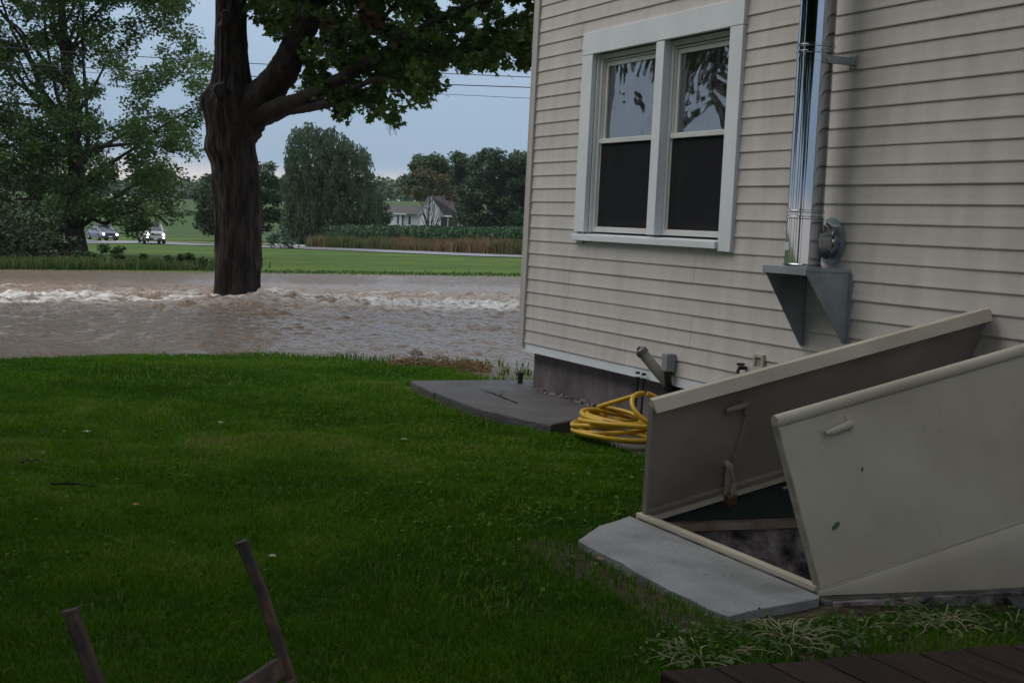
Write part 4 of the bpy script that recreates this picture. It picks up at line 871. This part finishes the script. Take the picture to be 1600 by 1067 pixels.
# multi-stem trunks of the rust-tinged tree
sp = at(674, 362, 215); sp[2] = g1(sp[0], sp[1]) ; q = MB()
for i in range(16): limb(q, sp + np.array([r3.uniform(-.3, .3), 0, 0]), at(r3.uniform(640, 708), r3.uniform(305, 335), 215), r3.uniform(.035, .09), .03, r3, .04, 5, 5)
stt = [o for o in COL.objects if o.get('label', '').startswith('airy rust')][0]; q2 = q; q2.v = [tuple(np.array(v_) - np.array(stt.location)) for v_ in q2.v]; q2.build('stems', m_bark2, stt)
# trees dotted on the hill line (one mass far off)
hp = []; 
for _ in range(1500):
    X = r3.uniform(-330, 160); Y = r3.uniform(560, 640); hp.append((X, Y, g1(X, Y) + r3.uniform(1, 8)))
hp = np.array(hp); HPP = np.concatenate([cloud(p, 3.2, 26, r3) for p in hp])
leaf_mesh('distant_woods', HPP, 2.0, m_far, None, QUAD, .2, seed=71, label='distant wooded hill beyond the green fields', cat='woods', kind='stuff')
hr = []
for _ in range(110):
    X = r3.uniform(-150, -20); Y = 330 + r3.normal(0, 1.2) + .1 * X; hr.append((X, Y, g1(X, Y) + r3.uniform(.2, 1.0)))
leaf_mesh('far_hedge', np.concatenate([cloud(np.array(p), 1.0, 18, r3) for p in hr]), .7, m_far, None, QUAD, .2, seed=72, label='low hedge line across the far green field', cat='hedge', kind='stuff')

# out-of-view trees to the left and behind that the window mirrors, some added to darken the lawn and pipe
def dome_tree(label, X, Y, h, rad, seed, n=9000, size=.34, zlo=3.0):
    r_ = np.random.default_rng(seed); b0 = np.array([X, Y, g1(X, Y)]); C = []
    while len(C) < 110:
        d = r_.normal(0, 1, 3); d /= np.linalg.norm(d); p = np.array([X, Y, h * .62]) + d * r_.uniform(.4, 1) * np.array([rad, rad, h * .40])
        if p[2] > zlo: C.append(p)
    crown_tree('shade_tree', label, b0, h, C, 1.0, n, size, m_cotton, trunk_r=.4, limbs=20, seed=seed)
dome_tree('tall maple outside the left edge of the picture', -17.5, 21.0, 12, 4.8, 81, 22000, zlo=1.4)
dome_tree('fourth unseen maple left of the yard, added to darken the pipe reflections', -15.5, 12.5, 12, 4.5, 86, 15000, zlo=1.0)
dome_tree('fifth unseen maple left of the yard, broad and low, added to darken the pipe reflections', -16, -1.0, 12, 5.0, 87, 15000, zlo=1.0)
dome_tree('second maple outside the left edge nearer the camera', -14, 5.0, 13, 5.0, 82, 14000, zlo=1.2)
dome_tree('third maple left of the yard behind the camera', -13, -6.0, 13, 5.5, 83, 14000, zlo=1.0)
dome_tree('unseen maple added behind the camera to darken the pipe reflections', -9.5, -14.0, 13, 5.5, 84, 14000, zlo=1.0)
dome_tree('unseen maple added over the camera to darken the near lawn', -4.6, .8, 11.0, 6.4, 85, 30000, zlo=3.8)

# ------------------------------------------------------------------ far white house
m_wwall = material('white_clapboard', (.78, .77, .75), .6, (.82, .81, .80), scale=3)
def px_pt(x, y, Y): return at(x, y, Y)
hb = at(650, 357, 250); hb[2] = g1(hb[0], hb[1]) 
fh = empty('white_house', (hb[0], hb[1], hb[2]), math.radians(8), 'small white house with brown roofs behind the corn', 'house')
S = 250 / F_PX
def hx2(x): return (x - 650) * S
zE = at(650, 335, 250)[2] - hb[2]; zR = at(671, 307, 250)[2] - hb[2]; zR2 = at(650, 322, 250)[2] - hb[2]
q = MB(); q.box((hx2(600), 0, -.2), (hx2(627.5), 6, zE)); q.build('wing_wall', m_wwall, fh)
q = MB(); q.box((hx2(630), .6, -.2), (hx2(655), 6, zE)); q.build('middle_wall', m_wwall, fh)
q = MB(); q.box((hx2(628), .3, -.2), (hx2(629.6), .9, zE)); q.build('downpipe', m_dark, fh)
q = MB(); q.extr([(hx2(655), -.3, -.2), (hx2(688), -.3, -.2), (hx2(688), -.3, zE), (hx2(671), -.3, zR - .2), (hx2(655), -.3, zE)], (0, .25, 0)); q.build('gable_wall', m_wwall, fh)
q = MB(); q.extr([(hx2(598), -.5, zE), (hx2(598), 3, zR2), (hx2(598), 6.5, zE)], (hx2(660) - hx2(598), 0, 0)); q.build('wing_roof', m_roof, fh)
q = MB(); q.extr([(hx2(651), -.7, zE - .1), (hx2(671), -.7, zR), (hx2(691), -.7, zE - .1), (hx2(691), -.7, zE - .35), (hx2(671), -.7, zR - .3), (hx2(651), -.7, zE - .35)], (0, .12, 0)); q.build('bargeboard', m_trim, fh)
q = MB(); q.extr([(hx2(671), -.5, zR + .02), (hx2(693), -.5, zE), (hx2(722), -.4, zE), (hx2(722), 2.5, zR + .02)], (0, .2, .12)); q.extr([(hx2(651), -.5, zE), (hx2(671), -.5, zR), (hx2(671), 5, zR), (hx2(651), 5, zE)], (0, .1, .1)); q.build('main_roof', m_roof, fh)
q = MB(); q.box((hx2(691), -.62, zE - .15), (hx2(722), -.45, zE + .1)); q.box((hx2(597), -.62, zE - .18), (hx2(634), -.5, zE + .05)); q.build('fascia', m_trim, fh)
q = MB(); q.box((hx2(689), 1.6, -.2), (hx2(722), 5, zE - .2)); q.build('porch_wall', material('porch_shade_wall', (.14, .11, .10), .8), fh)  # shade of the porch recess put into the wall colour
for x in (699, 716): q = MB(); q.box((hx2(x) - .06, -.4, -.2), (hx2(x) + .06, -.28, zE - .15)); q.build('porch_post', m_trim, fh)
for (x0, x1, y0) in ((604, 606.2, 0), (607.2, 609.4, 0), (620, 622.6, 0), (638, 641.5, .6)):
    w = MB(); w.box((hx2(x0) - .04, y0 - .05, zE - 1.75), (hx2(x1) + .04, y0 - .01, zE - .3)); wf = w.build('window', m_trim, fh)
    w = MB(); w.box((hx2(x0), y0 - .07, zE - 1.7), (hx2(x1), y0 - .055, zE - .35)); w.build('pane', material('dark_pane', (.03, .035, .04), .1), wf)

# ------------------------------------------------------------------ cars with their lights on
m_tyre = material('tyre', (.012, .012, .012), .8); m_cglass = material('car_glass', (.015, .02, .025), .05); m_chrome = material('chrome', (.7, .7, .7), .15, metal=1)
def emit(name, col, s):
    m = bpy.data.materials.new(name); m.use_nodes = True; p = m.node_tree.nodes['Principled BSDF']; p.inputs['Emission Color'].default_value = (*col, 1); p.inputs['Emission Strength'].default_value = s; return m
m_lamp = emit('headlight_on', (1, .93, .78), 5)
def section_loft(sections, name, mat, parent, smooth_=True):   # sections: (y, half_width_bottom, half_width_top, z0, z1) along the length
    q = MB(); vs = []; fs = []; n = 10
    for (y, wb_, wt_, z0, z1) in sections:
        r_ = min(.12, (z1 - z0) * .3)
        ring_ = [(-wb_ + .04, z0), (-wb_, z0 + .08), (-wb_, z0 + (z1 - z0) * .55), (-wt_, z1 - r_), (-wt_ + r_ * 1.2, z1), (wt_ - r_ * 1.2, z1), (wt_, z1 - r_), (wb_, z0 + (z1 - z0) * .55), (wb_, z0 + .08), (wb_ - .04, z0)]
        vs += [(x, y, z) for x, z in ring_]
    for i in range(len(sections) - 1):
        for j in range(n): fs.append((i * n + j, i * n + (j + 1) % n, (i + 1) * n + (j + 1) % n, (i + 1) * n + j))
    fs += [tuple(range(n))[::-1], tuple((len(sections) - 1) * n + j for j in range(n))]
    q.add(vs, fs); return q.build(name, mat, parent, smooth=smooth_)
def car(name, label, X, Y, heading, paint, suv=True):
    t = empty(name, (X, Y, g1(X, Y) + .06), heading, label, 'car', 'cars driving with headlights on along the wet road')
    L = 4.7; W2 = .93; Hh_ = 1.74 if suv else 1.46; hood = 1.08 if suv else .92; y0 = -L / 2
    section_loft([(y0, .78, .70, .32, hood - .28), (y0 + .12, W2 - .03, .84, .25, hood - .1), (y0 + .5, W2, .86, .25, hood - .03), (y0 + 1.3, W2, .86, .25, hood + .04), (y0 + 2.4, W2, .87, .25, hood + .06), (y0 + 4.2, W2, .87, .25, hood + .06), (y0 + L - .05, W2 - .06, .82, .32, hood)], 'body', paint, t)
    yr = y0 + L - (.35 if suv else 1.1)
    section_loft([(y0 + 1.15, .80, .74, hood - .05, hood + .02), (y0 + 1.95, .80, .62, hood - .05, Hh_ - .03), (y0 + 2.5, .80, .64, hood - .05, Hh_), (yr - .5, .80, .64, hood - .05, Hh_ - .03), (yr + .15, .80, .70, hood - .05, hood + .05)], 'cabin', m_cglass, t)
    section_loft([(y0 + 1.95, .60, .58, Hh_ - .03, Hh_ + .01), (y0 + 2.5, .64, .60, Hh_ - .02, Hh_ + .045), (yr - .5, .64, .60, Hh_ - .04, Hh_ + .02)], 'roof', paint, t)
    for s in (-1, 1):
        q = MB(); q.tube([(s * .80, y0 + 1.2, hood + .02), (s * .655, y0 + 1.98, Hh_ - .02)], .045, 6); q.build('pillar', paint, t)
        for yy in (y0 + .85, y0 + L - .9):
            q = MB(); q.tube([(s * .72, yy, .34), (s * .95, yy, .34)], .35, 20); wl_ = q.build('wheel', m_tyre, t, smooth=True)
            q = MB(); q.tube([(s * .955, yy, .34), (s * .965, yy, .34)], .21, 14); q.build('rim', m_chrome, wl_)
        q = MB(); q.box((s * .93, y0 + 1.5, hood + .02), (s * 1.12, y0 + 1.62, hood + .2)); q.build('mirror', paint, t, bevel=.02)
        q = MB(); q.tube([(s * .66, y0 - .02, hood - .27), (s * .66, y0 + .03, hood - .27)], .10 if suv else .11, 14); q.build('headlight', m_lamp, t)
        if suv: q = MB(); q.tube([(s * .70, y0 - .03, .52), (s * .70, y0 + .02, .52)], .075, 12); q.build('fog_lamp', m_lamp, t)
    q = MB(); q.box((-.86, y0 - .06, .30), (.86, y0 + .1, .50)); q.build('bumper', material('dark_bumper', (.05, .05, .055), .6), t, bevel=.04)
    g = MB(); g.box((-.50, y0 - .015, hood - .38), (.50, y0 + .02, hood - .18)); gr = g.build('grille', m_chrome if suv else m_blackp, t, bevel=.01)
    for i in range(7): g = MB(); g.box((-.44 + i * .13, y0 - .022, hood - .36), (-.36 + i * .13, y0 - .016, hood - .20)); g.build('slot', m_blackp, gr)
    q = MB(); q.box((-.16, y0 - .075, .36), (.16, y0 - .062, .46)); q.build('licence_plate', m_wwall, t)
    if suv:
        for s in (-1, 1): q = MB(); q.tube([(s * .58, y0 + 2.0, Hh_ + .07), (s * .58, yr - .5, Hh_ + .07)], .022, 6); q.build('roof_rail', m_chrome, t)
    return t
p = at(237, 380, 134); car('suv', 'silver boxy suv with four lit lamps at the front of the two cars', p[0], p[1], math.radians(21), material('silver_paint', (.42, .41, .40), .3, metal=.3), True)
p = at(160, 378, 150); car('sedan', 'dark blue-grey car with lit headlights partly behind the cottonwood', p[0], p[1], math.radians(33), material('slate_paint', (.12, .14, .19), .3, metal=.3), False)
# ------------------------------------------------------------------ power lines and poles
m_wire = material('wire', (.02, .02, .02), .6); m_pole = material('pole_wood', (.09, .07, .055), .9, (.13, .10, .08), scale=6, stretch=(1, 1, .2))
for X in (-34, 22):
    Yp = 50; b0 = g1(X, Yp); pl = empty('utility_pole', (X, Yp, b0), 0, ('utility pole outside the left edge of the picture' if X < 0 else 'utility pole hidden behind the farmhouse'), 'pole')
    q = MB(); q.tube([(0, 0, -.5), (0, 0, 8.4 + (1.0 if X < 0 else 0))], [.16, .11], 12); q.build('pole', m_pole, pl, smooth=True)
for i, (ya, yb, rad, lb_) in enumerate(((100, 121, .013, 'highest of the three power lines crossing the sky'), (120, 137, .016, 'middle of the three power lines crossing the sky'), (131, 154, .008, 'lowest and thinnest of the three power lines'))):
    a = at(410, ya + .5, 50); c = at(829, yb, 50); sl = (c[2] - a[2]) / (c[0] - a[0]); pts = []
    for X in np.linspace(-34, 22, 50): 
        z = a[2] + sl * (X - a[0]); pts.append((X, 50 + .0, z + .0009 * (X - a[0]) * (X - c[0])))
    q = MB(); q.tube(pts, rad, 5); tag(q.build('power_line', m_wire, None, smooth=True), lb_, 'power line')
# fence post by the weeds
p = at(467, 378, 122); fpz = g1(p[0], p[1]); po = empty('fence_post', (p[0], p[1], fpz), 0, 'thin dark post at the left end of the weeds', 'post')
q = MB(); q.tube([(0, 0, -.2), (0, 0, 1.2)], .05, 8); q.build('post', m_dark, po)

# ------------------------------------------------------------------ near lawn: grass blades, clover, leaves, weeds
r4 = np.random.default_rng(99)
m_grass = material('lawn_blades', (.03, .07, .01), .55, attr='tint', attr_cols=[(0, (.028, .088, .003)), (.5, (.056, .150, .005)), (.85, (.105, .21, .010)), (1, (.20, .20, .06))], transl=.4, spec=.1)
def lawn_points(n, y0, y1, xl_, xr_):
    Y = r4.uniform(y0, y1, n); lo, hi = -.345 * Y + xl_, .36 * Y + xr_; X = lo + (hi - lo) * r4.uniform(0, 1, n); return X, Y
def lawn_ok(X, Y):
    u, v = hloc(X, Y)
    wk = (u > 7.1) & (u < 11.9) & (v < np.interp(u, [7.1, 8.95, 9.0, 9.85, 10.85, 11.72, 11.9], [.56, .60, .80, 1.02, .99, .93, .90]))
    sl_ = (u > 4.35) & (u < 6.14) & (v < np.interp(u, [4.35, 4.4, 5.63, 5.9, 6.1, 6.14], [2.2, 2.22, 2.19, 1.95, 1.72, 1.66]))
    dk = (u < 2.97) & (v < 3.27); cb = (u > 4.5) & (u < 6.2) & (v < 1.7)
    return ~(wk | sl_ | dk | cb) & (v > -.3 * (u < 11.4) - 9 * (u >= 11.4)) & ~((u < 11.3) & (v < .02))
Xs, Ys = [], []
for (n, a, c) in ((130000, 3.6, 6.0), (125000, 6.0, 8.5), (100000, 8.5, 11.5), (88000, 11.5, 16.0)):
    X, Y = lawn_points(n, a, c, -1.6, .1); Xs.append(X); Ys.append(Y)
X, Y = np.concatenate(Xs), np.concatenate(Ys); k_ = lawn_ok(X, Y); X, Y = X[k_], Y[k_]
u, v = hloc(X, Y); sh = shore(X, Y); Z = gz(X, Y); wl_ = CAM_Z - 1.42 + tilt(X, Y)
sp_ = np.clip(np.interp(sh, [14.6, 15.25, 15.6], [1, .5, 0]) + .35 * fbm(X * 1.2, Y * 1.6, seed=8), 0, 1); sp_ = np.where(sh < 14.5, 1, np.where(sh > 15.9, 0, sp_))
so_ = np.clip(smooth((2.6 - v) / .6) * smooth((4.75 - u) / .2) * .8 + smooth((.16 - np.abs(v - 2.30)) / .1) * (u > 4.2) * (u < 5.8), 0, 1) * .75
k_ = (r4.uniform(0, 1, len(X)) < sp_ * (1 - so_)); X, Y, Z, sh = X[k_], Y[k_], Z[k_], sh[k_]
big = fbm(X * .8, Y * .8, seed=14, o=3); med = fbm(X * 4, Y * 4, seed=15, o=2)
h = (.042 + .018 * big + .018 * med + .012 * r4.uniform(0, 1, len(X))) * np.interp(Y, [4, 15], [1.0, 1.15])
h = np.clip(h * .85 * (1 + .6 * np.clip(fbm(X * 1.7, Y * 1.7, seed=28) - .1, 0, 1)), .02, .14); tl = .42 + .5 * big + .32 * med
tl = np.where(r4.uniform(0, 1, len(X)) < .03, 1.0, tl)
blades('lawn_grass', X, Y, Z, h, np.interp(Y, [4, 15], [.0042, .010]) * r4.uniform(.7, 1.3, len(X)), m_grass, 13, lean=.85, tint=tl, label='thick green lawn grass between the house and the flood', cat='grass', kind='stuff')
X, Y = lawn_points(16000, 3.9, 14.6, -.1, .1); k_ = lawn_ok(X, Y) & (fbm(X * 1.1, Y * 1.1, seed=52, o=3) + .5 * noise(X * 5, Y * 5, seed=53) > .28) & (shore(X, Y) < 15.0); X, Y = X[k_], Y[k_]
blades('coarse_grass', X, Y, gz(X, Y), r4.uniform(.05, .095, len(X)), .006, m_grass, 19, lean=1.0, tint=.55 + .4 * noise(X * 2, Y * 2, seed=54), label='longer coarse grass tufts scattered in the lawn', cat='grass', kind='stuff')
# broad clover and plantain leaves
X, Y = lawn_points(21000, 3.9, 15.2, -1.6, .1); cm = fbm(X * .9, Y * .9, seed=33, o=3); u, v = hloc(X, Y)
k_ = lawn_ok(X, Y) & ((cm + .9 * smooth((1.9 - np.abs(v - 1.4)) / 1.5) * (u > 6.0) - .15) > r4.uniform(-.1, .9, len(X))) & (shore(X, Y) < 15.0); X, Y = X[k_], Y[k_]
leaf_mesh('clover', np.stack([X, Y, gz(X, Y) + r4.uniform(.015, .045, len(X))], 1), .022, leafmat('clover_leaves', (.032, .095, .005), (.055, .14, .008), (.08, .17, .014), spec=.08), None, np.array([(0, 0, 0), (.35, .36, .05), (.8, .3, .0), (1, 0, -.05), (.8, -.3, 0), (.35, -.36, .05)]), .0, seed=17, flat=.85, label='patches of clover and broad weeds in the lawn', cat='clover', kind='stuff')
# emergent grass in the puddle by the house corner
X = r4.uniform(-1.9, 1.2, 2600); Y = r4.uniform(13.6, 16.0, 2600); k_ = (fbm(X * 2.2, Y * 2.2, seed=44) > .08) & lawn_ok(X, Y); X, Y = X[k_], Y[k_]
blades('puddle_grass', X, Y, CAM_Z - 1.43 + 0 * X, r4.uniform(.03, .10, len(X)), .012, m_grass, 18, label='grass tips poking out of the shallow water by the house corner', cat='grass', kind='stuff')
# straw washed up in a heap
sp0 = at(690, 556, 15.2); stp = empty('straw_pile', (sp0[0], sp0[1], CAM_Z - 1.43), 0, 'heap of brown straw debris washed up at the water edge', 'debris')
q = MB()
for i in range(900):
    x = r4.uniform(-.50, .50); hgt_ = .03 + .085 * math.exp(-((x + .26) / .11) ** 2) + .055 * math.exp(-((x - .0) / .09) ** 2) + .04 * math.exp(-((x - .27) / .14) ** 2)
    y = r4.normal(0, .12); z = 1.7 * hgt_ * r4.uniform(0, 1) * math.exp(-(y / .2) ** 2); a = r4.uniform(0, 6.28); L = r4.uniform(.04, .13); dz = r4.uniform(-.03, .04)
    q.tube([(x - math.cos(a) * L / 2, y - math.sin(a) * L / 2, z), (x, y, z + .012), (x + math.cos(a) * L / 2, y + math.sin(a) * L / 2, z + dz)], .0032, 3, False)
q.build('straw', material('wet_straw', (.13, .08, .035), .8, (.28, .18, .08), scale=30), stp)
# broadleaf weeds near the deck and foundation, with bleached stems
m_wl = leafmat('weed_leaves', (.035, .09, .018), (.06, .14, .028), (.11, .17, .04)); m_stem = material('bleached_stem', (.13, .15, .045), .7, (.34, .31, .18), scale=7)
def weed(label, u, v, n, s, seed, bleached=0, name='weed_clump', cat='weeds'):
    r_ = np.random.default_rng(seed); w0 = wor(u, v); z0 = g1(w0[0], w0[1]); t = empty(name, (w0[0], w0[1], z0), 0, label, cat)
    P = []; 
    for i in range(int(n * 2.6)):
        a = r_.uniform(0, 6.28); rr = s * 1.25 * r_.uniform(0, 1) ** .6; P.append((rr * math.cos(a), rr * math.sin(a), r_.uniform(.005, .055) * s / .2))
    leaf_mesh('leaves', np.array(P), .022, m_wl, t, np.array([(0, 0, 0), (.3, .26, .04), (.7, .22, .04), (1, 0, -.08), (.7, -.22, .04), (.3, -.26, .04)]), .1, seed=seed, flat=.7)
    if bleached:
        q_ = MB()
        for i in range(int(bleached * 1.5)):
            a = r_.uniform(0, 6.28); a2 = a + r_.normal(0, .8); rr = s * r_.uniform(.0, .7); L = r_.uniform(.03, .12); hh_ = r_.uniform(.008, .045); p0 = np.array([rr * math.cos(a), rr * math.sin(a), .025])
            d = np.array([math.cos(a2), math.sin(a2), 0]) * L; sw = np.array([-d[1], d[0], 0]) * r_.normal(0, .5); e_ = r_.uniform(-.3, .9); q_.tube([p0 + d * t_ + sw * t_ * t_ + np.array([0, 0, hh_ * (2.6 * t_ - (2.6 - e_) * t_ * t_)]) for t_ in np.linspace(0, 1, 9)], list(np.linspace(.0027, .0012, 9)), 5)
        q_.build('bleached_stems', m_stem, t, smooth=True, kind='stuff')
    return t
weed('clump of pale bleached stems in front of the deck, nearer the lawn', 4.17, 2.10, 80, .20, 1, 34)
weed('clump of arching bleached stems below the near cellar door', 4.20, 1.46, 70, .18, 2, 30)
weed('pale matted stems at the left end of the deck', 4.02, 2.50, 80, .20, 3, 22)
weed('leafy weeds against the mossy bulkhead curb', 4.36, 1.36, 90, .14, 4, 2)
weed('leafy weeds by the near corner of the sill slab', 4.18, 2.36, 110, .17, 5, 0)
weed('leafy weeds at the right edge in front of the deck', 4.18, 1.16, 80, .18, 6, 8)
weed('green leafy patch between the two bleached clumps', 4.22, 1.80, 110, .15, 7, 3)
weed('weeds growing at the foundation behind the hose', 9.6, .0, 60, .14, 8, 0)
weed('small weeds at the foundation left of the hose', 9.9, -.02, 30, .10, 9, 0)
ms = hthing('slate_slab', 'dark grey stone lying at the right edge below the cellar door', 'stone', 4.36, .80, g1(*wor(4.36, .8)[:2]))
q = MB(); q.prism([(-.14, -.2), (.13, -.22), (.15, .10), (.02, .17), (-.12, .14)], -.02, .03); q.build('stone', material('dark_slate', (.03, .032, .036), .6, (.05, .052, .056), scale=7, bump=.3), ms, bevel=.006)
weed('broad-leaved weed beside the dark stone', 4.47, 1.02, 10, .08, 11, 0)
# crumbled mortar along the foundation foot
q = MB()
for i in range(40):
    u_, v_ = r4.uniform(9.6, 10.9), r4.uniform(-.06, .06); s_ = r4.uniform(.008, .028); mm_ = Matrix.Translation((u_, v_, .008)) @ Matrix.Rotation(r4.uniform(0, 6), 4, 'Z') @ Matrix.Rotation(r4.uniform(0, 1), 4, 'X'); q.box((-s_, -s_ * .7, -s_ * .3), (s_, s_ * .7, s_ * .6), mm_)
rb = hthing('rubble', 'crumbled mortar bits along the foot of the foundation', 'rubble'); q.build('bits', m_found, rb)
# loose leaves and sticks on the lawn
m_dl = material('pale_dead_leaf', (.22, .20, .12), .7, (.30, .28, .2), scale=9); m_or = material('orange_dead_leaf', (.25, .09, .03), .6)
def lawn_leaf(label, px, py, mat, s=.03, seed=0):
    r_ = np.random.default_rng(seed); Yd = 10.
    for _ in range(12): p_ = at(px, py, Yd); Yd = Yd * (CAM_Z - (g1(p_[0], p_[1]) + .05)) / max(.05, CAM_Z - p_[2])
    p_ = at(px, py, Yd); a = r_.uniform(0, 6.28); q_ = MB(); vs = [(p_[0] + s * (x * math.cos(a) - y * math.sin(a)), p_[1] + s * (x * math.sin(a) + y * math.cos(a)), p_[2] + s * z) for x, y, z in [(t[0] - .5, t[1], t[2] * 2 + .1) for t in MAPLE]]
    q_.add(vs, [tuple(range(len(vs)))]); q_.build('fallen_leaf', mat, None, label=label, cat='leaf')
lawn_leaf('orange dead leaf on the grass left of the sill slab', 936, 872, m_or, .035, 1)
lawn_leaf('pale leaf on the lawn below the walk', 632, 686, m_dl, .042, 2)
lawn_leaf('pale leaf lying in the middle of the lawn', 346, 660, m_dl, .042, 3)
lawn_leaf('small rust leaf on the lawn above the chair frame', 214, 788, m_or, .035, 4)
lawn_leaf('pale leaf by the left edge of the lawn', 136, 674, m_dl, .042, 5)
lawn_leaf('pale leaf in the grass right of the chair upright', 424, 868, m_dl, .035, 6)
def stick(label, a, b_, seed):
    p0_, p1_ = at(*a), at(*b_); r_ = np.random.default_rng(seed); q_ = MB(); p0_[2] = g1(p0_[0], p0_[1]) + .06; p1_[2] = g1(p1_[0], p1_[1]) + .06; limb(q_, p0_, p1_, .006, .003, r_, .1, 6, 5); q_.build('stick', m_bark, None, label=label, cat='stick')
stick('thin dark stick lying flat on the left of the lawn', (78, 800, 6.9), (150, 798, 6.95), 1)
stick('short dark stick at the left edge of the lawn', (30, 765, 7.5), (62, 752, 7.6), 2)
tw_ = hthing('twig', 'dry forked twig lying on the concrete walk', 'twig', 10.1, .55, .012)
q = MB(); limb(q, (0, 0, 0), (.35, .12, .05), .005, .002, r4, .1, 5, 4); limb(q, (.12, .04, .01), (.2, .22, .08), .004, .002, r4, .1, 4, 4); limb(q, (.2, .07, .02), (.4, -.05, .04), .003, .002, r4, .1, 4, 4); q.build('twig', m_bark, tw_)

# ------------------------------------------------------------------ damp air
hz = MB(); hz.box((-1700, -75, -12), (1700, 2600, 40)); mh = bpy.data.materials.new('damp_air'); mh.use_nodes = True; n = mh.node_tree.nodes; n.clear()
vo = n.new('ShaderNodeVolumePrincipled'); vo.inputs['Color'].default_value = (.78, .84, .92, 1); vo.inputs['Density'].default_value = .0001; vo.inputs['Anisotropy'].default_value = .2
mo = n.new('ShaderNodeOutputMaterial'); mh.node_tree.links.new(vo.outputs[0], mo.inputs['Volume'])
hz.build('haze', mh, None, label='thin damp air over the fields', cat='haze', kind='stuff')
bpy.context.view_layer.update()
